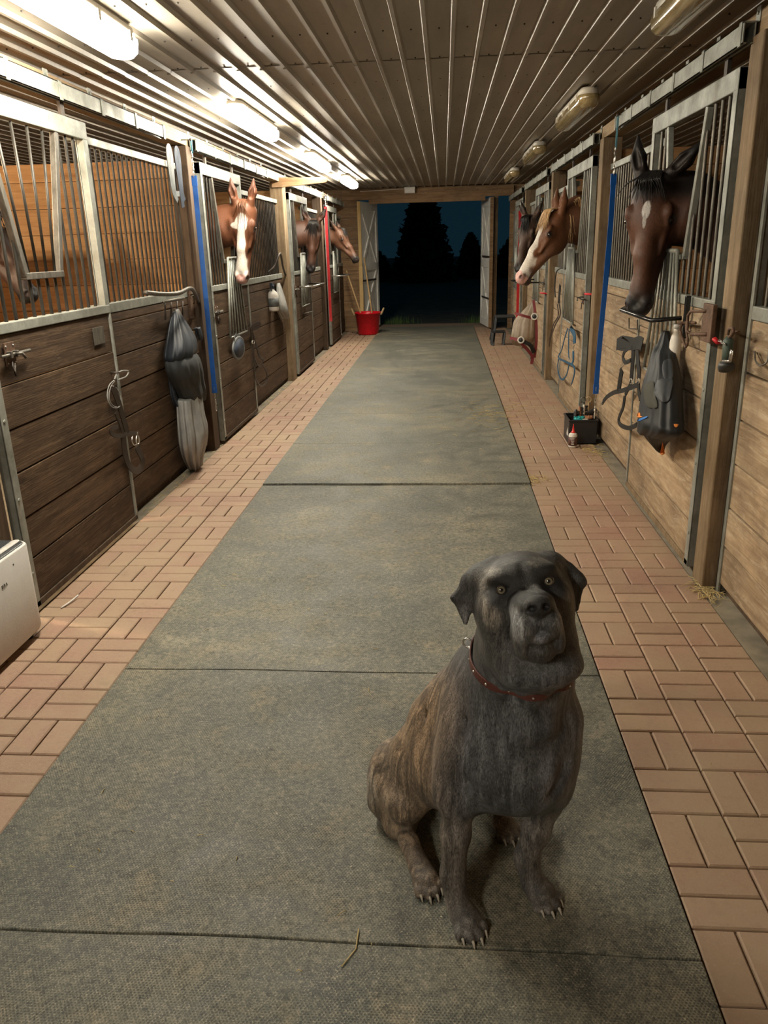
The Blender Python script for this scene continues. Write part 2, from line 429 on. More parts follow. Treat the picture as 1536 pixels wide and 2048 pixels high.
# end wall with the big doorway
mb = MB()
planks_x(mb, YEND+.02, .05, -5.5, -1.62, 0, 2.42); planks_x(mb, YEND+.02, .05, 1.22, 4.94, 0, 2.42)
planks_x(mb, YEND+.02, .05, -5.5, 4.94, 2.42, 2.60)
struct('wall_end', mb, M['beam_x'])
mb = MB(); mb.box(-1.9, 1.28, YEND-.05, YEND+.01, 2.39, 2.56); o = link_mesh('header_board', mb, M['beam_x'], bevel=.004)
tag(o, 'wide brown beam across the aisle above the dark doorway', 'beam')
mb = MB(); mb.box(-1.40, .76, YEND-.03, YEND+.04, 2.32, 2.365); mb.box(-1.40, .76, YEND-.03, YEND+.02, 2.365, 2.39); struct('trim_1', mb, M['beam_x'])
mb = MB(); mb.box(.925, 1.0, YEND-.02, YEND+.03, 0, 2.39); o = link_mesh('wooden_post', mb, M['post'], bevel=.004)
tag(o, 'slim brown post at the right edge of the dark doorway, behind the white leaf', 'post', 'aisle posts')

# white swung-open leaves of the doorway
def leaf(name, hinge, far, z0, z1, lab, edge, t=.05):
    h = np.array([*hinge, 0.]); f = np.array([*far, 0.]); d = _n(f-h); s_ = np.array([-d[1], d[0], 0])*(1 if hinge[0] < 0 else -1) * -1
    r = thing(name, lab, 'door', (h[0], h[1], z0))
    W = np.linalg.norm(f-h)
    def bx(mb, a0, a1, o0, o1, zz0, zz1):
        c = h + d*(a0+a1)/2 + s_*(o0+o1)/2; c[2] = (zz0+zz1)/2
        mb.obox(c, d*(a1-a0)/2, s_*(o1-o0)/2, (0,0,(zz1-zz0)/2))
    mb = MB(); n = 6
    for k in range(n): bx(mb, W*k/n+.002, W*(k+1)/n-.002, 0, .022, z0, z1)
    link_mesh('board_panel', mb, M['white_paint'], r)
    mb = MB()
    bx(mb, 0, W, .022, .045, z0, z0+.14); bx(mb, 0, W, .022, .045, z1-.14, z1); bx(mb, 0, W, .022, .045, (z0+z1)/2-.07, (z0+z1)/2+.07)
    bx(mb, 0, .1, .022, .045, z0+.14, z1-.14); bx(mb, W-.1, W, .022, .045, z0+.14, z1-.14)
    link_mesh('frame', mb, M['white_paint'], r, bevel=.003)
    for (za, zb) in ((z0+.14, (z0+z1)/2-.07), ((z0+z1)/2+.07, z1-.14)):
        for sgn in (0, 1):
            mb = MB(); A = h+d*.1+s_*.034; B = h+d*(W-.1)+s_*.034; A = A.copy(); B = B.copy()
            A[2], B[2] = (za, zb) if sgn else (zb, za); mb.bar(A, B, .02 if not sgn else .024, .07, up=s_ if False else (0,0,1)); link_mesh('brace', mb, M['white_paint'], r)
    mb = MB(); c = h - d*.012 + s_*.022; c[2] = (z0+z1)/2; mb.obox(c, d*.012, s_*.03, (0,0,(z1-z0)/2)); link_mesh('edge_strip', mb, M[edge], r)
    for zz in ((.52, 1.28) if hinge[0] > 0 else (.9,)):
        mb = MB(); bx(mb, .02, W*.8, .045, .052, z0+zz, z0+zz+.035); link_mesh('strap_hinge', mb, M['iron'], r)
    return r
t = NT('white_paint'); c = t.coord(); nz = t.noise(t.mapping(c, (6,6,1.5)), 2.5, 7, .75)
t.set(col=t.ramp(nz, [(.28, (.30,.27,.22)), (.42, (.74,.73,.69)), (.7, (.84,.83,.80))]), rough=.5); M['white_paint'] = t.m
M['yellow_wood'] = wood('pale_new_timber', (.50,.33,.13), (.66,.46,.20), (.76,.56,.28), axis='z', stain_amt=.1)
leaf('barn_door_leaf', (-1.60, 15.52), (-1.36, 16.5), .03, 2.37, 'grey-white barn door leaf open at the left of the doorway, behind the red tub', 'yellow_wood')
leaf('barn_door_leaf', (.90, 15.48), (.775, 16.5), .03, 2.37, 'white wooden barn door leaf swung open at the right side of the dark doorway', 'beam_x')

# outside: ground, grass, dark trees
mb = MB(); mb.box(-60, 60, 17.0, 120, -.25, -.06); mb.box(-60, -9, -10, 17, -.25, -.06); mb.box(9, 60, -10, 17, -.25, -.06)
M['night_ground'] = plain('dark_gravel', (.06,.065,.05), .95, var=.4, scale=3)
o = struct('ground_outside', mb, M['night_ground'])
t = NT('grass_blade'); t.set(col=t.ramp(t.node('ShaderNodeNewGeometry').outputs['Random Per Island'], [(0, (.06,.13,.03)), (1, (.16,.27,.06))]), rough=.7); M['grass'] = t.m
for gi, (xc, yc, w_, n_) in enumerate(((-1.05, 17.25, .45, 260), (.72, 17.2, .35, 240))):
    mb = MB()
    for i in range(n_):
        x = xc + rnd.gauss(0, w_*.5); y = yc + rnd.uniform(-.1, .8); h = rnd.uniform(.06,.2); a = rnd.uniform(0, 6.28); l = rnd.uniform(0,.06); w = .004
        mb.add([(x-w*math.cos(a), y-w*math.sin(a), -.06),(x+w*math.cos(a), y+w*math.sin(a), -.06),(x+l*math.sin(a), y-l*math.cos(a), -.06+h)], [(0,1,2)])
    o = link_mesh('grass_tuft', mb, M['grass']); tag(o, ['clump of green grass outside the doorway, beyond the red tub', 'clump of green grass outside the doorway at the foot of the white right leaf'][gi], 'grass', kind='stuff')
t = NT('night_leaves'); t.set(col=(.012,.018,.008), rough=.9); M['leaves'] = t.m
M['bark'] = plain('dark_bark', (.03,.024,.018), .9)
def tree(x, y, h, w, lab):
    r = thing('tree', lab, 'tree', (x, y, -.1), 'dark trees outside')
    mb = MB(); mb.tube([(x,y,-.12),(x+.1,y,h*.4),(x,y,h*.75)], [.14,.10,.04], 10); link_mesh('trunk', mb, M['bark'], r)
    mb = MB()
    for i in range(2200):
        u = rnd.random(); zz = h*(.02+.98*u); rr = w*(1-u)**.6*1.05*math.sqrt(rnd.random())
        a = rnd.uniform(0, 6.28); c_ = np.array([x+rr*math.cos(a), y+rr*math.sin(a), zz]); s_ = rnd.uniform(.06,.14)*(w+h*.4)
        d1 = _n(np.array([rnd.gauss(0,1) for _ in range(3)]))*s_; d2 = _n(np.array([rnd.gauss(0,1) for _ in range(3)]))*s_
        mb.add([c_-d1, c_-d2*.6, c_+d1, c_+d2*.6], [(0,1,2,3)])
    link_mesh('foliage', mb, M['leaves'], r)
tree(-.93, 38, 3.8, 1.45, 'tall dark tree silhouette in the middle of the night doorway')
tree(-3.9, 40, 1.75, 1.5, 'low dark tree silhouette at the left of the night doorway')
tree(3.6, 41, 1.9, 1.3, 'low dark tree silhouette at the right of the night doorway')
tree(1.3, 40.5, 2.0, .75, 'low round dark tree between the tall one and the right one')

# partitions between the stalls (full-height planks across)
for k, y in enumerate((3.02, 6.2, 9.72, 12.85)):
    mb = MB(); planks_x(mb, y+.04, .045, -5.5, -2.03, .0, 2.22); o = link_mesh('stall_divider', mb, M['pine'])
    tag(o, 'tall pine plank partition inside the left stalls, '+['at the front side of the first stall','at the back of the nearest stall','behind the blazed chestnut horse','at the far side of the third stall'][k], 'partition', 'plank partitions between stalls')
for k, y in enumerate((3.48, 6.6, 9.55, 12.55)):
    mb = MB(); planks_x(mb, y+.04, .045, 1.36, 4.88, .0, 2.22); o = link_mesh('stall_divider', mb, M['pine'])
    tag(o, 'tall pine plank partition inside the right stalls, '+['nearest the viewer','behind the near dark bay horse','behind the flaxen-maned horse','behind the farthest right horse'][k], 'partition', 'plank partitions between stalls')

# wooden posts
postlab = {}
def post(x0, x1, y0, y1, lab, m='post', z1=2.30):
    mb = MB(); mb.box(x0, x1, y0, y1, -.01, z1); o = link_mesh('wooden_post', mb, M[m], bevel=.006); tag(o, lab, 'post', 'aisle posts')
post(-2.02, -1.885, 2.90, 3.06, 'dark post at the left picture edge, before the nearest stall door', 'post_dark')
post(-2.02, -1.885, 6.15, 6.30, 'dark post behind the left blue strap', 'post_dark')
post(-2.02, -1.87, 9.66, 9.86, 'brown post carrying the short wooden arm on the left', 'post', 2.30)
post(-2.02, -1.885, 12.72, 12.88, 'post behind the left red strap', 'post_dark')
post(1.205, 1.35, 3.46, 3.60, 'nearest wooden post on the right, between two grey steel edges', 'post')
post(1.205, 1.35, 6.60, 6.74, 'wooden post behind the right blue strap', 'post')
post(1.205, 1.35, 9.47, 9.61, 'third wooden post on the right, beside the cream fly mask', 'post')
post(1.205, 1.35, 12.50, 12.64, 'fourth wooden post on the right, with the far red strap', 'post')

# header boards above the fronts
mb = MB(); mb.box(-2.02, -1.90, -3.9, 15.5, 2.305, 2.392); o = link_mesh('header_board', mb, M['beam'], bevel=.004); tag(o, 'long header board above the left stall fronts', 'board')
mb = MB(); mb.box(1.225, 1.35, -3.9, 15.5, 2.305, 2.392); o = link_mesh('header_board', mb, M['beam'], bevel=.004); tag(o, 'long header board above the right stall fronts', 'board')

# sliding door tracks
def track(side, y0, y1, lab):
    s = 1 if side == 'L' else -1; xf = -1.90 if side == 'L' else 1.225
    r = thing('door_track', lab, 'track', (xf, y0, 2.27), 'galvanised door tracks')
    mb = MB(); w, t_ = .05, .004; a = xf + s*.015; b = xf + s*.062; z0, z1 = 2.275, 2.35
    for q in ((a, a+s*t_, z0, z1), (b-s*t_, b, z0, z1), (a, b, z1-t_, z1), (a, a+s*.014, z0, z0+t_), (b-s*.014, b, z0, z0+t_)):
        mb.box(q[0], q[1], y0, y1, q[2], q[3])
    link_mesh('rail', mb, M['steel'], r)
    n = max(2, int(round((y1-y0)/.5))); 
    for k in range(n+1):
        y = y0+.03+(y1-y0-.06)*k/n; mb = MB()
        mb.box(b, b+s*.004, y-.016, y+.016, z0-.006, z1+.004); mb.box(xf, b+s*.004, y-.016, y+.016, z1, z1+.005); mb.box(xf, xf+s*.005, y-.03, y+.016, z1, z1+.055)
        mb.lathe((xf+s*.005, y-.008, z1+.032), [(.007,0),(.007,.005)], 8, ax=(s,0,0))
        link_mesh('bracket', mb, M['steel'], r, bevel=.001)
    return r
track('L', 1.6, 5.58, 'galvanised track above the nearest left stall door')
track('L', 6.25, 8.75, 'galvanised track above the blazed chestnut horse')
track('L', 10.0, 12.45, 'galvanised track above the left door behind the wooden arm')
track('L', 13.1, 15.35, 'galvanised track farthest down the left side')
track('R', 3.57, 6.0, 'galvanised track above the near dark bay horse on the right')
track('R', 6.78, 9.35, 'galvanised track above the flaxen-maned horse')
track('R', 9.70, 12.3, 'third galvanised track on the right')
track('R', 12.75, 15.2, 'galvanised track farthest down the right side')

# ------------------------------------------------------------------ stall doors and fixed fronts
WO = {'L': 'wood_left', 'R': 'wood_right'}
def tf(side, xf):
    s = 1 if side == 'L' else -1
    return (lambda a, d, z: (xf + s*d, a, z)), s
def stall_door(side, y0, y1, yc, lab, grille, hsill=.165, htop=.33, nbars=13):
    xf = XLD if side == 'L' else XRD; s = 1 if side == 'L' else -1
    r = thing('stall_gate', lab, 'stall door', (xf - s*.02, (y0+y1)/2, .02), 'sliding stall doors')
    ZT, ZL = 2.21, 1.25
    def X(d): return xf + s*d
    T = .045
    mb = MB(); mb.box(X(0), X(-T), y1-.022, y1, .03, ZL+.04); link_mesh('stile', mb, M['steel'], r, bevel=.002)
    for (a, b) in ((y0, y0+.055), (y1-.055, y1)):
        ZB = .03 if a == y0 else ZL+.02
        mb = MB(); mb.box(X(0), X(-.006), a, b, ZB, ZT); mb.box(X(0), X(-T), (a if a == y0 else b-.006), (a+.006 if a == y0 else b), ZB, ZT)
        mb.box(X(-T), X(-T+.005), a, b, ZB, ZT); mb.box(X(-.001), X(-.038), a+.002, b-.002, ZB+.002, ZT-.002)
        if a == y0:
            for zz in (.2,.55,.9,1.2): mb.lathe((X(0), (a+b)/2, zz), [(.009,0),(.009,.004)], 8, ax=(s,0,0))
        link_mesh('stile', mb, M['steel'], r, bevel=.002)
    mb = MB(); mb.box(X(.001), X(-T), y0, y1, ZT-.085, ZT); link_mesh('top_rail', mb, M['steel'], r, bevel=.004)
    mb = MB(); mb.box(X(.002), X(-T), y0+.004, y1-.004, ZL, ZL+.045); link_mesh('ledge_rail', mb, M['steel'], r, bevel=.004)
    mb = MB(); mb.box(X(.0), X(-T), y0+.004, y1-.004, .03, .06); link_mesh('bottom_rail', mb, M['post_dark' if side == 'L' else 'post'], r, bevel=.003)
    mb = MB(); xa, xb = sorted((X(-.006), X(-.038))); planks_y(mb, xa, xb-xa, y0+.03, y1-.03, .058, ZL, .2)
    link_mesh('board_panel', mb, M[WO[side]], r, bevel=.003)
    ZS = 1.475
    def vedge(z, k): return yc + k*(hsill + (htop-hsill)*(z-ZS)/(ZT-.085-ZS))
    # v-shaped head opening
    mb = MB()
    for k in (-1, 1): mb.bar((X(-.018), vedge(ZS, k), ZS), (X(-.018), vedge(ZT-.085, k), ZT-.085), .03, .034, up=(0,0,1))
    mb.bar((X(-.018), yc-hsill-.015, ZS), (X(-.018), yc+hsill+.015, ZS), .04, .03)
    link_mesh('yoke_frame', mb, M['bar' if side == 'L' else 'steel'], r, bevel=.003)
    sp = (y1-y0-.11)/(nbars+1)
    for k in range(nbars):
        y = y0+.055+sp*(k+1); segs = []
        if abs(y-yc) < hsill: segs = [(ZL+.045, ZS)]
        elif abs(y-yc) < htop:
            zx = ZS + (abs(y-yc)-hsill)/(htop-hsill)*(ZT-.085-ZS); segs = [(ZL+.045, zx)]
        else: segs = [(ZL+.045, ZT-.085)]
        for a, b in segs:
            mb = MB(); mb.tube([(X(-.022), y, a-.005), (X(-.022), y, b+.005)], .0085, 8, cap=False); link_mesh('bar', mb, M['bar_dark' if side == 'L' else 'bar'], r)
    if grille == 'closed':
        g = MB()
        for k in range(4):
            y = yc - hsill*.75 + k*hsill*.5; yt = yc + (y-yc)*1.7; g.tube([(X(-.02), y, ZS), (X(-.02), yt, ZT-.09)], .007, 8)
        link_mesh('drop_grille', g, M['bar_dark'], r)
    else:
        gp = MB(); L = .655; zt, zb = ZS+.03, ZS-L+.03; o_ = .022
        for k in (-1, 1): gp.tube([(X(o_), yc+k*hsill*.95, zt), (X(o_+.004), yc+k*(htop-.03), zb)], .010, 8)
        gp.tube([(X(o_), yc-hsill*.95, zt-.004), (X(o_), yc+hsill*.95, zt-.004)], .012, 8); gp.tube([(X(o_+.004), yc-htop+.03, zb), (X(o_+.004), yc+htop-.03, zb)], .008, 8)
        gr = link_mesh('drop_grille', gp, M['steel'], r)
        for k in range(5):
            f = -1+2*(k+1)/6; b_ = MB(); b_.tube([(X(o_), yc+f*hsill*.95, zt), (X(o_+.004), yc+f*(htop-.03), zb)], .0075, 8)
            link_mesh('bar', b_, M['steel'], gr)
    for y in (y0+.22, y1-.22):
        mb = MB(); mb.box(X(-.012), X(-.028), y-.02, y+.02, ZT, 2.29); mb.lathe((X(-.005), y, 2.305), [(.022,0),(.022,-.03)], 14, ax=(s,0,0)); link_mesh('hanger', mb, M['iron'], r)
    return r
def stall_front(side, y0, y1, lab, zr=2.10):
    xf = XL if side == 'L' else XR; s = 1 if side == 'L' else -1
    def X(d): return xf + s*d
    r = thing('stall_barrier', lab, 'stall front', (xf, (y0+y1)/2, 0), 'fixed stall fronts')
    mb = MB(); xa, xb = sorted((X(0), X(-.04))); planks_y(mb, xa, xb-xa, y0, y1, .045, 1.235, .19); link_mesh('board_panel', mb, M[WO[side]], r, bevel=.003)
    mb = MB(); mb.box(X(.006), X(-.05), y0, y1, 1.235, 1.29); link_mesh('ledge_rail', mb, M['steel'], r, bevel=.004)
    mb = MB(); mb.box(X(0), X(-.045), y0, y1, zr-.03, zr+.012); link_mesh('top_rail', mb, M['steel'], r, bevel=.003)
    mb = MB(); mb.box(X(-.03), X(-.07), y0, y1, -.01, .06); link_mesh('sill', mb, M['post_dark'], r)
    n = int(round((y1-y0)/.078))
    for k in range(1, n):
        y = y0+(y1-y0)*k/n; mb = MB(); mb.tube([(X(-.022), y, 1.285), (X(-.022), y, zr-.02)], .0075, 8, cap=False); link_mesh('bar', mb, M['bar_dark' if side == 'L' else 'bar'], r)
    return r
stall_door('L', 3.10, 4.37, 3.70, 'nearest left sliding stall door, plank lower half and barred top, closed yoke', 'closed')
stall_door('L', 6.37, 7.63, 7.03, 'left sliding stall door with the blazed chestnut horse looking out', 'down')
stall_door('L', 10.0, 11.30, 10.62, 'left sliding stall door just beyond the wooden arm, dark bay horse looking out', 'down')
stall_door('L', 13.15, 14.4, 13.72, 'farthest left sliding stall door, beside the red tub', 'down')
stall_door('R', 3.645, 5.03, 4.38, 'nearest right sliding stall door, with the near dark bay horse looking out', 'down')
stall_door('R', 6.93, 8.28, 7.66, 'right sliding stall door with the flaxen-maned horse and the blue halter', 'down')
stall_door('R', 9.70, 11.05, 10.42, 'right sliding stall door with the cream fly mask', 'down')
stall_door('R', 12.78, 14.1, 13.45, 'farthest right sliding stall door, behind the step stool', 'down')
stall_front('L', -3.9, 2.90, 'fixed left stall front beside the viewer, behind the white machine')
stall_front('L', 4.38, 6.15, 'fixed left stall front behind the hanging jacket', 2.16)
stall_front('L', 7.64, 9.66, 'fixed left stall front behind the spray bottle')
stall_front('L', 11.31, 12.72, 'fixed left stall front before the left red strap')
stall_front('L', 14.41, 15.6, 'fixed left stall front behind the red tub')
stall_front('R', -3.9, 3.42, 'fixed right stall front at the right picture edge')
stall_front('R', 5.03, 6.6, 'fixed right stall front beside the right blue strap')
stall_front('R', 8.28, 9.47, 'fixed right stall front before the cream fly mask')
stall_front('R', 11.06, 12.50, 'fixed right stall front behind the step stool')
stall_front('R', 14.1, 15.6, 'fixed right stall front at the far right corner')
# grey steel edging on the near right front, beside the post
mb = MB(); mb.box(1.262, 1.274, 3.405, 3.44, -.004, 2.3); mb.box(1.262, 1.31, 3.43, 3.44, -.004, 2.3); o = link_mesh('steel_edging', mb, M['steel'], bevel=.002); tag(o, 'thin grey steel edging beside the nearest right post', 'edging')

# ------------------------------------------------------------------ ceiling lights
t = NT('lit_lens'); t.set(col=(.9,.9,.85), ecol=(1.0,.92,.76), est=LAMP, rough=.4); M['lens_on'] = t.m
t = NT('unlit_lens'); c = t.coord(); t.set(col=t.ramp(t.noise(t.mapping(c, (12,1,12)), 3, 4), [(.3, (.20,.145,.06)), (.7, (.42,.33,.17))]), rough=.16, spec=.7, coat=.6); M['lens_off'] = t.m
M['lamp_body'] = plain('lamp_body', (.55,.52,.46), .45, var=.05)
def rrect(cx, cy, z, w, l, n=10):
    """stadium-like outline, long along y"""
    pts = []; r_ = w/2
    for k in range(n+1): a = math.pi*k/n; pts.append((cx+r_*math.cos(a), cy+l/2-r_+r_*math.sin(a), z))
    for k in range(n+1): a = math.pi+math.pi*k/n; pts.append((cx+r_*math.cos(a), cy-l/2+r_+r_*math.sin(a), z))
    return pts
def lamp(x, y, on, lab):
    z = zc(y)-.018; r = thing('ceiling_light', lab, 'light fitting', (x, y, z), 'lit strip lights' if on else 'unlit strip lights')
    mb = MB(); mb.loft([rrect(x,y,z,.11,1.24), rrect(x,y,z-.045,.13,1.26)][::-1]); link_mesh('housing', mb, M['lamp_body'], r)
    mb = MB(); mb.loft([rrect(x,y,z-.046,.142,1.28), rrect(x,y,z-.06,.146,1.285), rrect(x,y,z-.098,.136,1.27), rrect(x,y,z-.118,.100,1.22), rrect(x,y,z-.124,.05,1.15)][::-1])
    o = link_mesh('lens', mb, M['lens_on' if on else 'lens_off'], r)
    for sx in (-1, 1):
        for k in range(4):
            mb = MB(); yy = y-.5+k/3; mb.box(x+sx*.068, x+sx*.076, yy-.012, yy+.012, z-.07, z-.03); link_mesh('clip', mb, M['lamp_body'], r)
    if not on:
        mb = MB(); mb.tube([(x,y-.58,z-.07),(x,y+.58,z-.07)], .013, 10); link_mesh('tube_lamp', mb, M['white_plastic'], r)
lamp(-1.43, .30, False, 'unlit strip light on the left, above the viewer')
lamp(-1.43, -1.25, True, 'added lit strip light on the left, unseen behind the viewer')  # added out of view as fill for the dog's front
lamp(-1.44, 3.32, True, 'brightest lit strip light, top left corner of the picture')
lamp(-1.43, 6.45, True, 'second lit strip light on the left, above the left blue strap')
lamp(-1.43, 9.6, True, 'third lit strip light on the left, above the wooden arm')
lamp(-1.43, 12.75, True, 'farthest lit strip light on the left')
lamp(.96, 3.36, False, 'unlit yellowed strip light at the top right corner')
lamp(.97, 6.40+.1, False, 'second unlit yellowed strip light on the right')
lamp(.99, 9.5, False, 'third unlit strip light on the right')
lamp(1.0, 12.6, False, 'farthest unlit strip light on the right')

# caged bulb inside the nearest left stall (it lights the pine partition seen through the bars)
def stall_bulb(x, y, est, lab):
    z = zc(y)-.002; r = thing('stall_bulb', lab, 'light fitting', (x, y, z))
    mb = MB(); mb.lathe((x,y,z-.07), [(.055,0),(.06,.02),(.06,.07)], 20); link_mesh('base', mb, M['lamp_body'], r)
    t = NT('bulb_glow'); t.set(col=(.9,.85,.75), ecol=(1,.78,.52), est=est)
    mb = MB(); mb.ball((x,y,z-.12), .05, 12, (1,1,1.3)); link_mesh('glass', mb, t.m, r)
stall_bulb(-3.45, 3.5, 2300.0, 'bulb fitting on the ceiling inside the nearest left stall')
# ------------------------------------------------------------------ smooth bodies grown from blended forms (surface nets)
def sd_ell(P, c, r, R=None):
    q = P - np.array(c, np.float32)
    if R is not None: q = q @ np.array(R, np.float32)       # R columns = local axes
    r = np.array(r, np.float32); k0 = np.linalg.norm(q/r, axis=1); k1 = np.linalg.norm(q/(r*r), axis=1) + 1e-9
    return k0*(k0-1.0)/k1
def sd_cone(P, a, b, ra, rb, squash=None):
    """tapered capsule; squash=(axis, s): s<1 flattens it along the axis"""
    a = np.array(a, np.float32); b = np.array(b, np.float32); q = P - a; ba = b - a
    if squash is not None:
        ax = np.array(_n(np.array(squash[0], float)), np.float32); s = squash[1]
        h = np.clip((q@ba)/(ba@ba), 0, 1); m = q - h[:, None]*ba; pr = (m@ax)[:, None]*ax; m = m - pr + pr/s
        d = np.linalg.norm(m, axis=1) - (ra + (rb-ra)*h); return d*min(1, s*1.15 if s < 1 else 1)
    h = np.clip((q@ba)/(ba@ba), 0, 1)
    return np.linalg.norm(q - h[:, None]*ba, axis=1) - (ra + (rb-ra)*h)
def sd_tri(P, a, b, c, t):
    a, b, c = [np.array(x, np.float32) for x in (a, b, c)]
    ba, cb, ac = b-a, c-b, a-c; pa, pb, pc = P-a, P-b, P-c; nr = np.cross(ba, ac)
    def sg(e, p): return np.sign(p @ np.cross(e, nr))
    out = (sg(ba, pa) + sg(cb, pb) + sg(ac, pc)) < 2.0
    def ed(e, p): h = np.clip((p@e)/(e@e), 0, 1); w = p - h[:, None]*e; return (w*w).sum(1)
    de = np.minimum(np.minimum(ed(ba, pa), ed(cb, pb)), ed(ac, pc)); dp = (pa@nr)**2/(nr@nr)
    return np.sqrt(np.where(out, de, dp)) - t
def smin(a, b, k):
    if k <= 0: return np.minimum(a, b)
    h = np.clip(.5+.5*(b-a)/k, 0, 1); return b*(1-h)+a*h-k*h*(1-h)
def smax(a, b, k): return -smin(-a, -b, k)

class Body:
    def __init__(s): s.ops = []
    def ell(s, c, r, R=None, k=.03, sub=False): s.ops.append(('e', (c, r, R), k, sub, np.array(c, float), float(max(r)))); return s
    def cone(s, a, b, ra, rb, k=.03, squash=None, sub=False):
        a, b = np.array(a, float), np.array(b, float)
        s.ops.append(('c', (a, b, ra, rb, squash), k, sub, (a+b)/2, float(np.linalg.norm(a-b)/2+max(ra, rb)))); return s
    def tri(s, a, b, c, t, k=.01):
        a, b, c = [np.array(x, float) for x in (a, b, c)]; m = (a+b+c)/3
        s.ops.append(('t', (a, b, c, t), k, False, m, float(max(np.linalg.norm(a-m), np.linalg.norm(b-m), np.linalg.norm(c-m))+t))); return s
    def chain(s, pts, rs, k=.03, squash=None):
        for i in range(len(pts)-1): s.cone(pts[i], pts[i+1], rs[i], rs[i+1], k, squash)
        return s
    def eval(s, P):
        P = P.astype(np.float32); d = np.full(len(P), .5, np.float32)
        for typ, a, k, sub, c, br in s.ops:
            near = np.linalg.norm(P-c.astype(np.float32), axis=1) < br+.12+k
            if not near.any(): continue
            Q = P[near]
            v = sd_ell(Q, *a) if typ == 'e' else (sd_cone(Q, a[0], a[1], a[2], a[3], a[4]) if typ == 'c' else sd_tri(Q, *a))
            v = v.astype(np.float32)
            d[near] = smax(d[near], -v, k) if sub else smin(d[near], v, k)
        return d
    def mesh(s, h):
        lo = np.min([c-r for _, _, _, sb, c, r in s.ops if not sb], axis=0) - 3*h; hi = np.max([c+r for _, _, _, sb, c, r in s.ops if not sb], axis=0) + 3*h
        F = 5; nc = np.ceil((hi-lo)/(h*F)).astype(int)+1
        ci = np.stack(np.meshgrid(*[np.arange(n) for n in nc], indexing='ij'), -1).reshape(-1, 3)
        cc = lo + (ci+.5)*h*F
        dc = s.eval(cc)
        act = ci[np.abs(dc) < h*F*1.5]
        n = nc*F+1
        D = np.full(n, .1, np.float32)
        # far cells keep the sign of their coarse value
        full = dc.reshape(nc); D[:nc[0]*F, :nc[1]*F, :nc[2]*F] = np.repeat(np.repeat(np.repeat(full, F, 0), F, 1), F, 2)
        mask = np.zeros(n, bool)
        off = np.stack(np.meshgrid(*[np.arange(F+1)]*3, indexing='ij'), -1).reshape(-1, 3)
        idx = (act[:, None, :]*F + off[None]).reshape(-1, 3)
        mask[idx[:, 0], idx[:, 1], idx[:, 2]] = True
        idx = np.argwhere(mask); vals = np.empty(len(idx), np.float32)
        for i in range(0, len(idx), 200000): vals[i:i+200000] = s.eval(lo + idx[i:i+200000]*h)
        D[idx[:, 0], idx[:, 1], idx[:, 2]] = vals
        return surface_nets(D, lo, h)
def surface_nets(D, lo, h):
    I = D < 0; nx, ny, nz = D.shape
    sl = lambda a, dx, dy, dz: a[dx:nx-1+dx, dy:ny-1+dy, dz:nz-1+dz]
    cn = [(x, y, z) for x in (0, 1) for y in (0, 1) for z in (0, 1)]
    s_ = sum(sl(I, *c).astype(np.int8) for c in cn); cells = np.argwhere((s_ > 0) & (s_ < 8))
    vid = np.full((nx-1, ny-1, nz-1), -1, np.int32); vid[cells[:, 0], cells[:, 1], cells[:, 2]] = np.arange(len(cells))
    acc = np.zeros((len(cells), 3)); cnt = np.zeros(len(cells))
    for a in cn:
        for ax in range(3):
            if a[ax] == 1: continue
            b = list(a); b[ax] = 1
            va = D[cells[:, 0]+a[0], cells[:, 1]+a[1], cells[:, 2]+a[2]]; vb = D[cells[:, 0]+b[0], cells[:, 1]+b[1], cells[:, 2]+b[2]]
            m = (va < 0) != (vb < 0); t = np.where(m, va/np.where(m, va-vb, 1), 0)
            p = np.array(a, float)[None].repeat(len(cells), 0); p[:, ax] += t
            acc[m] += p[m]; cnt[m] += 1
    V = lo + (cells + acc/cnt[:, None])*h
    Fs = []
    for ax in range(3):
        o = [0, 0, 0]; o[ax] = 1; u, w = [i for i in range(3) if i != ax]
        A = I[:nx-o[0], :ny-o[1], :nz-o[2]]; B = I[o[0]:, o[1]:, o[2]:]
        e = np.argwhere(A != B); e = e[(e[:, u] > 0) & (e[:, w] > 0) & (e[:, u] < D.shape[u]-1) & (e[:, w] < D.shape[w]-1)]
        ins = A[e[:, 0], e[:, 1], e[:, 2]]
        q = []
        for du, dw in ((-1, -1), (0, -1), (0, 0), (-1, 0)):
            c = e.copy(); c[:, u] += du; c[:, w] += dw; q.append(vid[c[:, 0], c[:, 1], c[:, 2]])
        q = np.stack(q, 1); ok = (q >= 0).all(1); q = q[ok]; ins = ins[ok]
        flip = ins if ax != 1 else ~ins
        q = np.where(flip[:, None], q, q[:, ::-1]); Fs.append(q)
    return V, np.concatenate(Fs)
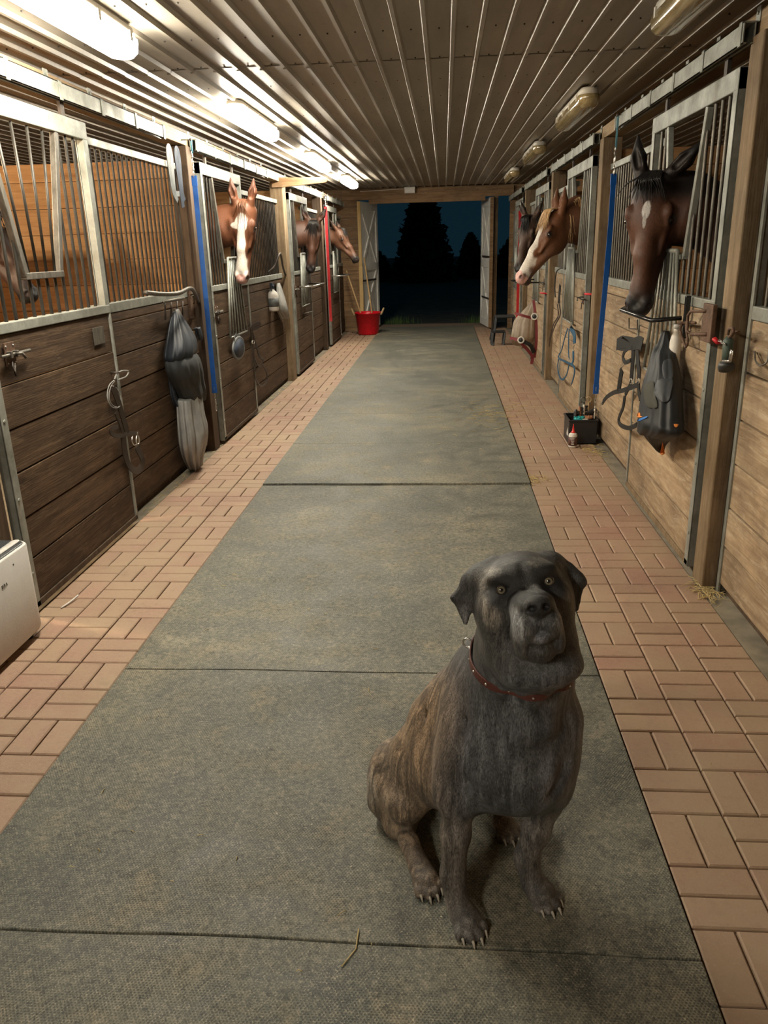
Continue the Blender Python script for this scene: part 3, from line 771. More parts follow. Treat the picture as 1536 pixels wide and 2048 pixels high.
def body_object(name, V, F, mat, parent=None, colours=None, smooth_it=1, loc=None):
    # a little smoothing of the net
    for _ in range(smooth_it):
        nb = np.zeros_like(V); c = np.zeros(len(V))
        for i in range(4):
            a, b = F[:, i], F[:, (i+1) % 4]
            for k in range(3): nb[:, k] += np.bincount(a, V[b, k], len(V)) + np.bincount(b, V[a, k], len(V))
            c += np.bincount(a, minlength=len(V)) + np.bincount(b, minlength=len(V))
        V = V*.4 + nb/np.maximum(c, 1)[:, None]*.6
    me = bpy.data.meshes.new(name)
    L = np.array(ROOTLOC[parent.name]) if parent is not None else np.array(loc)
    me.vertices.add(len(V)); me.vertices.foreach_set('co', (V-L).astype(np.float32).ravel())
    me.loops.add(len(F)*4); me.loops.foreach_set('vertex_index', F.astype(np.int32).ravel())
    me.polygons.add(len(F)); me.polygons.foreach_set('loop_start', (np.arange(len(F))*4).astype(np.int32))
    me.polygons.foreach_set('loop_total', np.full(len(F), 4, np.int32))
    me.polygons.foreach_set('use_smooth', np.ones(len(F), bool)); me.update(calc_edges=True); me.validate()
    if colours is not None:
        at_ = me.color_attributes.new('coat', 'FLOAT_COLOR', 'POINT')
        C = np.concatenate([colours(V), np.ones((len(V), 1))], 1).astype(np.float32); at_.data.foreach_set('color', C.ravel())
    me.materials.append(mat)
    o = bpy.data.objects.new(name, me); COL.objects.link(o); ROOTLOC[o.name] = tuple(L)
    if parent is not None: o.parent = parent
    else: o.location = L
    return o
def sstep(x, a, b): t = np.clip((x-a)/(b-a), 0, 1); return t*t*(3-2*t)
def mixc(c, w, col): return c*(1-w[:, None]) + np.array(col)[None]*w[:, None]
def blob(V, c, r):   # soft spot weight
    r = np.array(r, float); return 1 - sstep(np.linalg.norm((V-np.array(c))/r, axis=1), .55, 1.1)
# ------------------------------------------------------------------ the dog
def _P(u, v, y): return at(u, v, y)
def _R(p, rpx): return rpx*depth(p)/FPX
def build_dog():
    B = Body()
    def cn(a, b, k=.03, **kw):
        pa, pb = _P(*a[:3]), _P(*b[:3]); B.cone(pa, pb, _R(pa, a[3]), _R(pb, b[3]), k, **kw)
    # torso from rump to brisket
    rump = (818,1555,1.86,66); loin = (858,1512,1.79,72); rib = (915,1500,1.72,92); chest = (985,1500,1.64,110); bris = (1025,1495,1.58,102)
    cn(rump, loin); cn(loin, rib); cn(rib, chest); cn(chest, bris, .04)
    p = _P(1028,1492,1.57); B.ell(p, (.138,.13,.155), k=.05)
    p = _P(1050,1535,1.525); B.ell(p, (.088,.085,.090), k=.05)        # forechest
    cn((925,1412,1.74,70), (985,1350,1.66,84), .05)               # withers
    cn((880,1440,1.78,62), (925,1412,1.74,70), .05)
    # withers and neck up to the head
    cn((965,1440,1.68,82), (1040,1345,1.60,98), .05); cn((1030,1400,1.60,105), (1052,1290,1.50,92), .05)
    cn((1052,1290,1.50,92), (1052,1200,1.47,78), .05)
    # shoulders, upper arms
    cn((945,1440,1.60,62), (915,1590,1.545,44), .04); cn((1112,1440,1.56,52), (1098,1580,1.56,42), .04)
    # folds of skin and muscle edges
    for a, b, rr in (((1030,1352,1.44),(1018,1425,1.435),.007), ((1100,1360,1.46),(1108,1465,1.42),.008), ((955,1590,1.45),(1010,1625,1.43),.006), ((1108,1590,1.45),(1138,1530,1.47),.008),
                     ((936,1440,1.53),(940,1560,1.49),.004), ((893,1420,1.64),(880,1560,1.60),.004), ((862,1425,1.70),(852,1560,1.66),.005), ((1010,1425,1.425),(1060,1475,1.405),.006), ((1040,1560,1.42),(1085,1545,1.425),.006)):
        A_, B_ = _P(*a), _P(*b)
        for q_ in (0,):
            B.cone(A_, B_, rr, rr, .03, sub=True)
    for a, b, rr in (((910,1385,1.66),(905,1540,1.60),16), ((1070,1370,1.50),(1085,1450,1.47),26), ((990,1400,1.53),(965,1530,1.50),32), ((1045,1385,1.50),(1040,1470,1.47),24)):
        A_, B_ = _P(*a), _P(*b); B.cone(A_, B_, _R(A_, rr), _R(B_, rr), .03)
    # right fore leg
    E_ = np.array([.032, 1.548, .335]); W_ = np.array([.020, 1.515, .115]); Q_ = np.array([.030, 1.490, .050])
    B.cone(_P(912,1575,1.55), E_, .052, .043, .03); B.cone(E_, (E_+W_)/2+(0,-.004,0), .043, .034, .02); B.cone((E_+W_)/2+(0,-.004,0), W_, .034, .029, .02)
    B.cone(W_, Q_, .031, .029, .015)
    def paw(c, d, w=1.0, rise=0):
        d = _n(np.array([*d, 0.])); s = np.array([-d[1], d[0], 0]); c = np.array([*c, 0.])
        B.ell(c + (0,0,.030), (.040*w, .034*w, .026), R=np.array([d, s, (0,0,1)]).T, k=.02)
        for i, (o, f) in enumerate(((-.030,.018),(-.011,.034),(.011,.034),(.030,.018))):
            a = c + s*o*.7*w + d*(f-.022)*w; b = c + s*o*w + d*(f+.014)*w
            B.cone(a+(0,0,.030), b+(0,0,.015), .0135*w, .0135*w, .006)
            B.ell(b+(0,0,.022), (.010,.010,.010), k=.006)
            claws.append((b + (0,0,.018) + d*.009, b + (0,0,.005) + d*.023))
    claws = []
    paw((.050, 1.470), (.42, -.9), 1.0)
    # left fore leg
    E2 = _P(1092,1600,1.60); W2 = np.array([.205, 1.592, .100]); Q2 = np.array([.218, 1.575, .045])
    B.cone(_P(1100,1560,1.57), E2, .048, .040, .03); B.cone(E2, (E2+W2)/2, .040, .033, .02); B.cone((E2+W2)/2, W2, .033, .029, .02); B.cone(W2, Q2, .031, .029, .015)
    paw((.236, 1.562), (.55, -.83), 1.0)
    # right hind leg: thigh, knee, shank folded to the hock, foot flat forward
    hip = _P(806,1535,1.84); knee = _P(812,1600,1.74); hock = np.array([-.128, 1.765, .055])
    B.ell(_P(793,1560,1.85), (.085,.10,.105), k=.03)
    B.cone(hip, knee, _R(hip,60), _R(knee,44), .03); B.cone(_P(778,1600,1.83), _P(796,1650,1.78), .062, .036, .02)
    B.cone(knee, _P(808,1655,1.75), .052, .034, .02); B.cone(_P(796,1650,1.78), hock, .036, .025, .02)
    B.cone(hock, (-.095, 1.68, .060), .024, .024, .015); B.cone((-.095, 1.68, .060), (-.070, 1.625, .040), .024, .028, .015)
    paw((-.052, 1.592), (.42, -.9), .93)
    # left hind leg tucked behind the chest
    B.cone(rump_p := _P(840,1540,1.88), (.135, 1.86, .17), .085, .058, .03); B.cone((.135,1.86,.17), (.085, 1.98, .055), .05, .028, .02)
    B.cone((.085,1.98,.055), (.135, 1.85, .05), .024, .026, .015)
    paw((.165, 1.795), (.5, -.86), .93)
    # belly tuck and tail
    cn((850,1545,1.78,58), (925,1560,1.66,70), .04)
    B.chain([(-.12,1.95,.09), (-.06,2.04,.035), (.04,2.09,.022), (.14,2.08,.018)], [.035,.026,.018,.010], .02)
    # ---- head, in its own frame
    O = _P(1051,1171,1.40); camp = np.array([0,0,CAM_Z]); tc = _n(camp - O)
    ir, iu = RM @ np.array([1.,0,0]), RM @ np.array([0,-1.,0])      # picture right and up
    th = math.radians(10.5); r0 = ir*math.cos(th) + iu*math.sin(th); r0 = _n(r0 - tc*np.dot(r0, tc)); u0 = _n(np.cross(r0, -tc)); 
    if np.dot(u0, iu) < 0: u0 = -u0
    yaw, pit = math.radians(9), math.radians(-5)
    f = tc*math.cos(yaw) + r0*math.sin(yaw); r = _n(r0 - f*np.dot(r0, f)); f = _n(f*math.cos(pit) + u0*math.sin(pit)); u = _n(u0 - f*np.dot(u0, f)); r = _n(r - u*np.dot(r, u))
    H = np.array([r, f, u]).T                                     # columns: right, forward, up
    def h(x, y, z): return O + H @ np.array([x, y, z], float)
    def he(c, rr, k=.02, sub=False): B.ell(h(*c), rr, R=H, k=k, sub=sub)
    he((0,-.098,-.008), (.094,.105,.072), .03)                    # skull
    he((0,-.035,.014), (.062,.040,.034), .025)                    # forehead
    for s in (-1, 1):
        he((s*.058,-.075,-.050), (.042,.072,.068), .03)           # cheeks
        he((s*.046,-.017,.024), (.022,.016,.009), .016)           # brow
        he((s*.060,-.028,-.030), (.026,.030,.022), .02)
        he((s*.074,-.09,.026), (.028,.035,.026), .02)
    he((0,-.075,-.135), (.092,.075,.060), .03); nk0 = len(B.ops)                     # throat
    he((0.01,-.050,-.176), (.082,.062,.040), .03)
    he((0,.030,-.034), (.042,.058,.028), .02)                     # muzzle bridge
    he((0,.030,-.058), (.043,.055,.040), .014)
    for s in (-1, 1):
        he((s*.0225,.052,-.070), (.0235,.036,.034), .006)           # upper lips
        he((s*.035,.026,-.096), (.0155,.040,.040), .007)           # flews
    he((0,.058,-.094), (.0215,.026,.016), .003)                    # chin
    he((0,.091,-.032), (.0275,.017,.020), .003)                   # nose
    he((0,.085,-.046), (.010,.012,.012), .006)
    for s in (-1, 1):
        he((s*.0130,.1045,-.035), (.0078,.012,.0068), .002, True)   # nostrils
        he((s*.024,.099,-.038), (.005,.008,.0025), .002, True)
        he((s*.0465,.008,.000), (.0132,.0180,.0074), .004, True)     # eye openings
    B.cone(h(0,.105,-.052), h(0,.096,-.090), .0018, .0020, .003, sub=True)
    B.cone(h(0,.094,-.070), h(-.024,.084,-.094), .0022, .0028, .003, sub=True); B.cone(h(0,.094,-.070), h(.024,.084,-.094), .0022, .0028, .003, sub=True)
    he((0,.024,-.118), (.033,.044,.030), .008)
    B.cone(h(0,.0,.045), h(0,.018,.000), .003, .004, .015, sub=True)
    # ears: folded flaps
    def ear(root1, root2, fold, tip, inner, t=.0052):
        B.tri(root1, root2, fold, t, .012); B.tri(root2, fold, inner, t, .008); B.tri(fold, inner, tip, t, .008)
    ear(_P(990,1122,1.49), _P(968,1175,1.475), _P(909,1196,1.455), _P(931,1246,1.44), _P(944,1200,1.452))
    ear(_P(1085,1112,1.50), _P(1128,1150,1.50), _P(1164,1166,1.485), _P(1153,1218,1.475), _P(1140,1172,1.482))
    B.tri(_P(985,1125,1.50), _P(933,1156,1.475), _P(909,1196,1.455), .0052, .010); B.tri(_P(1090,1112,1.51), _P(1140,1131,1.50), _P(1166,1166,1.485), .0052, .010)
    B.cone(_P(988,1128,1.50), _P(935,1160,1.475), .012, .009, .02); B.cone(_P(1098,1122,1.51), _P(1155,1155,1.49), .010, .009, .02)
    V, F = B.mesh(.0038)
    # coat colours: slate grey with tan brindle along the flanks, black mask round eyes and nose
    q = (V-O) @ H
    slate = np.array([.052,.055,.061]); tan = np.array([.180,.122,.074])
    c = slate[None].repeat(len(V), 0)*1.0
    back = sstep(V[:,1]-.9*V[:,0], 1.50, 1.72)
    side = np.clip(sstep(V[:,1]-1.2*V[:,0], 1.40, 1.62)*.6, 0, 1)
    c = mixc(c, np.clip(np.maximum(back, side), 0, 1)*sstep(-q[:,2], .12, .30), tan)
    legs = (1-sstep(V[:,2], .22, .34)); c = mixc(c, legs*.5, (.105,.088,.070))
    c = mixc(c, sstep(V[:,0], .20, .27)*.25*(V[:,2] < .3), (.10,.085,.065))
    hd = sstep(q[:,2], -.19, -.13)
    c = mixc(c, hd, (.036,.035,.033))
    c = mixc(c, hd*np.clip(blob(q, (-.066,-.02,.025), (.032,.06,.034))+blob(q, (-.072,-.03,-.03), (.024,.05,.05))*.8, 0, 1)*.75, (.28,.25,.21))  # silver brow patches, here and next line: partly light painted into the coat
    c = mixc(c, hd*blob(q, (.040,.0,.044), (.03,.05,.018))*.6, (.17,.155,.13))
    c = mixc(c, hd*blob(q, (.080,-.03,-.02), (.018,.05,.07))*.5, (.12,.095,.065))
    for s in (-1, 1):
        c = mixc(c, blob(q, (s*.046,.01,-.002), (.046,.065,.046)), (.006,.006,.007)); pass
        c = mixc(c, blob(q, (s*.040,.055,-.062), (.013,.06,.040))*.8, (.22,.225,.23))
    c = mixc(c, hd*blob(q, (0,.065,-.066), (.026,.04,.026))*.6, (.045,.05,.06)); c = mixc(c, blob(q, (0,.07,-.092), (.018,.03,.014))*.6, (.12,.12,.14)); c = mixc(c, blob(q, (0,.02,-.125), (.04,.05,.022))*.8, (.010,.010,.010))  # last blob: shade under the chin painted into the coat
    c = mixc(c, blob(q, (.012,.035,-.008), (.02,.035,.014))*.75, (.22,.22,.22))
    c = mixc(c, blob(q, (0,.094,-.034), (.031,.020,.022)), (.007,.008,.010))
    earm = ((np.abs(q[:,0]) > .100) & (q[:,2] > -.12) & (q[:,1] < .0)).astype(float)*sstep(np.abs(q[:,0]), .098, .112)
    c = mixc(c, earm*.9, (.022,.021,.021))
    c = mixc(c, earm*blob(q, (-.125,-.04,-.06), (.03,.06,.055))*.8, (.085,.085,.087))
    c = mixc(c, blob(V, (-.205,1.83,.13), (.05,.09,.07))*.6, (.28,.245,.20))
    t = NT('brindle_coat'); a = t.node('ShaderNodeVertexColor', layer_name='coat').outputs[0]; g = t.coord()
    wv = t.noise(t.mapping(g, (13,13,2.0), rot=(-.35,.35,.5)), 2.6, 6, .6, 1.0)
    hair = t.noise(t.mapping(g, (110,110,20), rot=(-.3,.25,.5)), 4.0, 4, .7, .4)
    hair2 = t.noise(t.mapping(g, (80,110,26), rot=(.5,-.3,.0)), 4.0, 4, .7, .3)
    col = t.mix(1.0, a, t.ramp(wv, [(.36, .42), (.5, 1.0), (.64, 2.0)]), 'MULTIPLY')
    col = t.mix(1.0, col, t.ramp(hair, [(.36, .36), (.64, 2.1)]), 'MULTIPLY')
    keep = t.node('ShaderNodeSeparateXYZ', {0: a}).outputs[0]
    col = t.mix(t.math('MULTIPLY', t.ramp(hair2, [(.54, 0), (.70, .5)]), t.math('MINIMUM', t.math('MULTIPLY', keep, 25.0), 1.0)), col, (.24,.245,.255))
    col = t.mix(t.math('LESS_THAN', keep, .0145), col, a)
    t.set(col=col, rough=.46, spec=.55, sheen=.02, nrm=t.bump(t.math('ADD', hair, t.math('MULTIPLY', hair2, .6)), .5, .0035))
    ROOT = thing('dog', 'large grey brindle dog sitting on the rubber mat, looking up at the viewer', 'dog', (.05, 1.6, 0))
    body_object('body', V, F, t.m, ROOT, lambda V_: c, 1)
    # eyes
    t = NT('amber_eye'); g = t.coord('Object')
    sx = t.node('ShaderNodeSeparateXYZ', {0: g}); rr = t.math('SQRT', t.math('ADD', t.math('MULTIPLY', sx.outputs[0], sx.outputs[0]), t.math('MULTIPLY', sx.outputs[2], sx.outputs[2])))
    t.set(col=t.ramp(t.math('MULTIPLY', rr, 100), [(.30, (.004,.004,.004)), (.34, (.07,.055,.03)), (.50, (.20,.175,.12)), (.68, (.17,.145,.095)), (.74, (.01,.01,.01)), (.80, (.05,.04,.035))]), rough=.06, coat=1); eye = t.m
    for s in (-1, 1):
        mb = MB(); mb.ball((0,0,0), .0118, 14)
        me_o = link_mesh('eye', mb, eye); me_o.location = (0,0,0)
        p = h(s*.0468, -.0066, -.0008); me_o.parent = ROOT
        fz = _n(camp - p); rx = _n(H[:,0] - fz*np.dot(H[:,0], fz)); uz = np.cross(rx, fz)
        mm = Matrix(((rx[0], fz[0], uz[0], p[0]-.05), (rx[1], fz[1], uz[1], p[1]-1.6), (rx[2], fz[2], uz[2], p[2]), (0,0,0,1)))
        off = -sum((Vector(v.co) for v in me_o.data.vertices), Vector())/len(me_o.data.vertices)
        for v in me_o.data.vertices: v.co += off
        me_o.matrix_local = mm
    M['claw'] = plain('pale_claw', (.42,.38,.32), .35)
    for a_, b_ in claws:
        mb = MB(); mb.tube(smooth_path([a_, (a_+b_)/2+(0,0,.004), b_], 4), [.0042]*2+[.0038]*2+[.0034,.003,.0024,.0018,.001], 8); link_mesh('claw', mb, M['claw'], ROOT)
    # collar with ring
    M['collar'] = plain('red_leather', (.085,.024,.018), .5)
    cc = h(0,-.115,-.185); n_ = _n(np.array([.10,-.42,.90])); uu = _n(np.cross(n_, (0,0,1))); ww = np.cross(n_, uu)
    B.ops.pop(nk0); return ROOT, B, h, H, cc
DOG = build_dog()
def dog_collar():
    ROOT, B, h, H, cc = DOG
    # follow the neck surface: march outwards from the neck axis in the collar plane
    A = _P(1046,1330,1.56)
    pl = _P(946,1286,1.60), _P(1012,1336,1.51), _P(1140,1316,1.57)
    e1 = _n(pl[2]-pl[0]); nrm = _n(np.cross(e1, pl[1]-pl[0])); 
    if nrm[2] < 0: nrm = -nrm
    A = A - nrm*np.dot(A-pl[0], nrm)
    e2 = np.cross(nrm, e1); n = 72; T = np.linspace(.03, .22, 96); pts = []
    for k in range(n):
        a = 2*math.pi*k/n; d = e1*math.cos(a)+e2*math.sin(a); Q = A + T[:, None]*d
        v = B.eval(Q); i = int(np.argmax(v > 0)); r_ = T[i] if v[i] > 0 else .14; pts.append(r_)
    pts = np.array(pts); 
    for _ in range(4): pts = (np.roll(pts,1)+2*pts+np.roll(pts,-1))/4
    ring = [A + (pts[k]+.0035)*(e1*math.cos(2*math.pi*k/n)+e2*math.sin(2*math.pi*k/n)) for k in range(n)]
    nr = [e1*math.cos(2*math.pi*k/n)+e2*math.sin(2*math.pi*k/n) for k in range(n)]
    mb = MB(); mb.strap(ring, .017, .004, nr, closed=True); link_mesh('collar', mb, M['collar'], ROOT, bevel=.001)
    for k in range(0, n, 4):
        mb = MB(); mb.ball(ring[k]+nr[k]*.002, .0028, 6); link_mesh('collar_stud', mb, M['chrome'], ROOT)
    k = int(np.argmin([np.linalg.norm(p-pl[0]) for p in ring])); c = ring[k] + nr[k]*.010 
    mb = MB(); ax = nrm; u_ = nr[k]; mb.tube([c + (u_*math.cos(a)+_n(np.cross(nrm, u_))*.0+ax*math.sin(a))*.011 for a in np.linspace(0, 2*math.pi, 20, endpoint=False)], .0022, 8, closed=True)
    link_mesh('collar_ring', mb, M['chrome'], ROOT)
dog_collar()
# ------------------------------------------------------------------ horses
def horse_coat(name, rough=.52):
    t = NT(name); a = t.node('ShaderNodeVertexColor', layer_name='coat').outputs[0]; g = t.coord()
    hair = t.noise(t.mapping(g, (90,90,22)), 3.0, 4, .7, .3); big = t.noise(g, 5, 4, .6)
    col = t.mix(1.0, a, t.ramp(hair, [(.35, .72), (.65, 1.35)]), 'MULTIPLY'); col = t.mix(1.0, col, t.ramp(big, [(.3, .8), (.7, 1.2)]), 'MULTIPLY')
    t.set(col=col, rough=rough, spec=.35, sheen=.01, nrm=t.bump(hair, .3, .004)); return t.m
M['coat'] = horse_coat('horse_coat')
t = NT('dark_eye'); t.set(col=(.012,.008,.006), rough=.06, coat=1); M['heye'] = t.m
def hairmat(name, lo, hi):
    t = NT(name); t.set(col=t.ramp(t.node('ShaderNodeNewGeometry').outputs['Random Per Island'], [(0, lo), (1, hi)]), rough=.5, spec=.4); return t.m
def build_horse(name, label, poll, du, dn, neck_pts, neck_r, body, coat, points, mane, blaze=None, h=.008, ears=((.30,1),(.30,1)), forelock=60, scale=1.0, under=None, muzzle=None, maneside=1, lowcol=None, fl=1.0):
    """du: down the face, dn: out of the forehead; neck_pts from the throat back into the stall"""
    O = np.array(poll, float); U = _n(np.array(du, float)); N_ = np.array(dn, float); N_ = _n(N_ - U*np.dot(N_, U)); W = np.cross(U, N_)
    H = np.array([U, N_, W]).T; S = scale
    WF = 1.16
    def p(u, n, w): return O + H @ (np.array([u, n, w*WF], float)*S)
    B = Body()
    def e(c, r_, k=.02, sub=False): B.ell(p(*c), (r_[0]*S, r_[1]*S, r_[2]*S*WF), R=H, k=k*S, sub=sub)
    def c(a, b, ra, rb, k=.02, sq=None, sub=False): B.cone(p(*a), p(*b), ra*S, rb*S, k*S, squash=sq, sub=sub)
    e((.075,-.075,0), (.100,.080,.078), .03)                       # cranium
    e((.17,-.060,0), (.095,.062,.088), .03)                        # forehead between the eyes
    c((.16,-.055,0), (.34,-.045,0), .060, .044, .03)
    c((.34,-.045,0), (.505,-.050,0), .044, .038, .03)              # nasal bone
    for s in (-1, 1):
        e((.195,-.135,s*.042), (.115,.100,.034), .03)              # cheek disc
        c((.26,-.150,s*.035), (.47,-.100,s*.022), .036, .024, .03) # lower jaw bars
        c((.20,-.062,s*.070), (.33,-.066,s*.050), .016, .010, .02) # facial crest
        e((.155,-.028,s*.076), (.034,.018,.018), .015)             # brow bone
        e((.195,-.050,s*.074), (.030,.026,.016), .012)
        e((.555,-.040,s*.030), (.036,.028,.024), .014)             # nostril flare
        e((.545,-.085,s*.022), (.045,.032,.026), .015)
    e((.50,-.070,0), (.085,.050,.046), .03)
    e((.585,-.062,0), (.032,.045,.040), .015)                      # upper lip
    e((.565,-.118,0), (.036,.026,.028), .01)                       # chin
    c((.30,-.12,0), (.50,-.09,0), .050, .036, .03)
    for s in (-1, 1):
        B.ell(p(.572,-.030,s*.044), (.021*S,.011*S,.011*S), R=H, k=.006, sub=True)
        e((.190,-.047,s*.092), (.018,.013,.012), .008, True)
    c((.62,-.098,-.03), (.545,-.104,-.036), .003, .004, .004, sub=True); c((.62,-.098,.03), (.545,-.104,.036), .003, .004, .004, sub=True); c((.615,-.098,-.03), (.615,-.098,.03), .003, .003, .004, sub=True)
    # ears
    for s, (spl, tw) in zip((-1, 1), ears):
        a = np.array([-.005, -.055, s*.052]); dirn = _n(np.array([-1.0, tw*.16, s*spl]))
        m_ = a + dirn*.085; tp = a + dirn*.185 + np.array([0, .0, -s*.012])
        c(a, m_, .028, .036, .015); c(m_, tp, .036, .005, .008)
        c(a+dirn*.045+np.array([0,.034,0]), a+dirn*.14+np.array([0,.030,0]), .020, .008, .006, sub=True)
    # neck and body
    thr = p(.12,-.150,0); 
    pts = [p(.06,-.115,0)] + [np.array(q, float) for q in neck_pts]; rs = [.092*S] + list(neck_r)
    for i in range(len(pts)-1):
        ax = np.cross(pts[i+1]-pts[i], (0,0,1)); 
        if np.linalg.norm(ax) < .05: ax = np.array([1.,0,0])
        B.cone(pts[i], pts[i+1], rs[i], rs[i+1], .06, squash=(ax, .68 if i < len(pts)-2 else .85))
    B.cone(thr, pts[1]+np.array([0,0,-.05]), .07*S, .12*S, .05)
    if body:
        x0, y0, dx, dy = body; d = _n(np.array([dx, dy, 0.])); s_ = np.array([-d[1], d[0], 0])
        ch = np.array([x0, y0, 1.16])
        B.cone(ch, ch+d*.75+(0,0,.0), .27, .31, .08); B.cone(ch+d*.75, ch+d*1.25+(0,0,.06), .31, .27, .08)
        for f, hz in ((.05, 0), (1.28, 1)):
            for s in (-1, 1):
                b = ch + d*f + s_*s*.13
                if hz == 0:
                    B.chain([b+(0,0,-.05), b+(0,0,-.52)-d*.02, b+(0,0,-1.0), b+(0,0,-1.12)-d*.02], [.12,.055,.038,.055], .03)
                else:
                    B.chain([b+(0,0,.0), b+(0,0,-.36)-d*.05, b+(0,0,-.62)+d*.10, b+(0,0,-1.02)+d*.05, b+(0,0,-1.12)], [.17,.085,.05,.038,.055], .03)
                B.cone((*b[:2], .075), (*(b-d*.02)[:2], .03), .05, .062, .02)
        B.chain([ch+d*1.5+(0,0,.10), ch+d*1.56+(0,0,-.2), ch+d*1.56+(0,0,-.7)], [.05,.045,.02], .02)
    V, F = B.mesh(h)
    def cols(V):
        q = ((V-O) @ H)/S; q[:,2] /= WF; c_ = np.array(coat)[None].repeat(len(V), 0)*1.0
        if lowcol is not None: c_ = mixc(c_, sstep(-q[:,1], .05, .16)*.7, lowcol)
        if body: c_ = mixc(c_, 1-sstep(V[:,2], .35, .7), points)
        if points is not None:
            mzl = sstep(q[:,0], .44, .56)*(np.abs(q[:,2]) < .3)*(q[:,1] > -.3)
            c_ = mixc(c_, mzl, muzzle if muzzle is not None else points)
            ear_ = (1-sstep(q[:,0], -.12, -.02))*(np.abs(q[:,2]) < .2)*(np.abs(q[:,1]+.05) < .09)
            c_ = mixc(c_, ear_*.85, points)
            if fl < 1: c_ = mixc(c_, (1-sstep(q[:,0], .06, .14))*.92, points)
        for s in (-1, 1): c_ = mixc(c_, blob(q, (.19,-.045,s*.088), (.035,.03,.025))*.9, (.02,.014,.01))
        if blaze is not None:
            for (uc, wc, ru, rw, rc) in blaze:
                m_ = 1-sstep(np.sqrt(((q[:,0]-uc)/ru)**2+((q[:,2]-wc)/rw)**2)+.06*np.sin(q[:,0]*60+q[:,2]*40), .86, 1.04)
                c_ = mixc(c_, m_*(q[:,1] > -.088), rc)
        for s in (-1, 1): c_ = mixc(c_, blob(q, (.572,-.028,s*.046), (.024,.02,.016))*.9, (.03,.02,.02))
        return c_
    C = cols(V)
    R0 = thing(name, label, 'horse', (pts[1][0], pts[1][1], 0.0))
    body_object('body', V, F, M['coat'], R0, lambda v: C, 1)
    for s in (-1, 1):
        mb = MB(); mb.ball(p(.190,-.047,s*.080), .0185*S, 12); link_mesh('eye', mb, M['heye'], R0)
    if mane is not None:
        rr = random.Random(hash(label) % 1000 if False else len(label)); mm = hairmat(name+'_hair', mane[0], mane[1])
        mb = MB()
        for i in range(forelock):
            w0 = rr.gauss(0, .016); L = rr.uniform(.10, .23)*fl; w1 = w0*2.2+rr.gauss(0, .018)
            a = p(-.015, -.02, w0); pts_ = [a, p(.02, .030, w0*1.3), p(.07*fl, .020+.018*rr.random(), (w0+w1)/2), p(L, -.002+.012*rr.random(), w1)]
            mb.tube(smooth_path(pts_, 4), [.0042*S]*8+[.003,.0024,.0018,.0012,.0006], 4)
        link_mesh('forelock', mb, mm, R0)
        mb = MB(); NP = [p(-.01,-.10,0)] + [q + np.array([0,0,r_*.93]) for q, r_ in zip(pts[1:], rs[1:])]
        path = smooth_path(NP[:4], 10); nn = len(path)
        for i in range(nn-1):
            d_ = _n(path[i+1]-path[i]); sd = _n(np.cross(d_, (0,0,1)))*maneside
            for j in range(16):
                a = path[i] + (path[i+1]-path[i])*rr.random() + sd*rr.gauss(0,.012); L = rr.uniform(.14,.26)
                out = rr.uniform(.06,.10)
                mb.tube(smooth_path([a, a+sd*out*.6+(0,0,.012), a+sd*out+(0,0,-L*.45), a+sd*(out+.01)+d_*rr.gauss(0,.02)+(0,0,-L)], 3), [.0045]*6+[.003,.002,.0015,.001], 4)
        link_mesh('mane', mb, mm, R0)
    return R0
WH = (.62,.56,.49); PK = (.52,.30,.26)
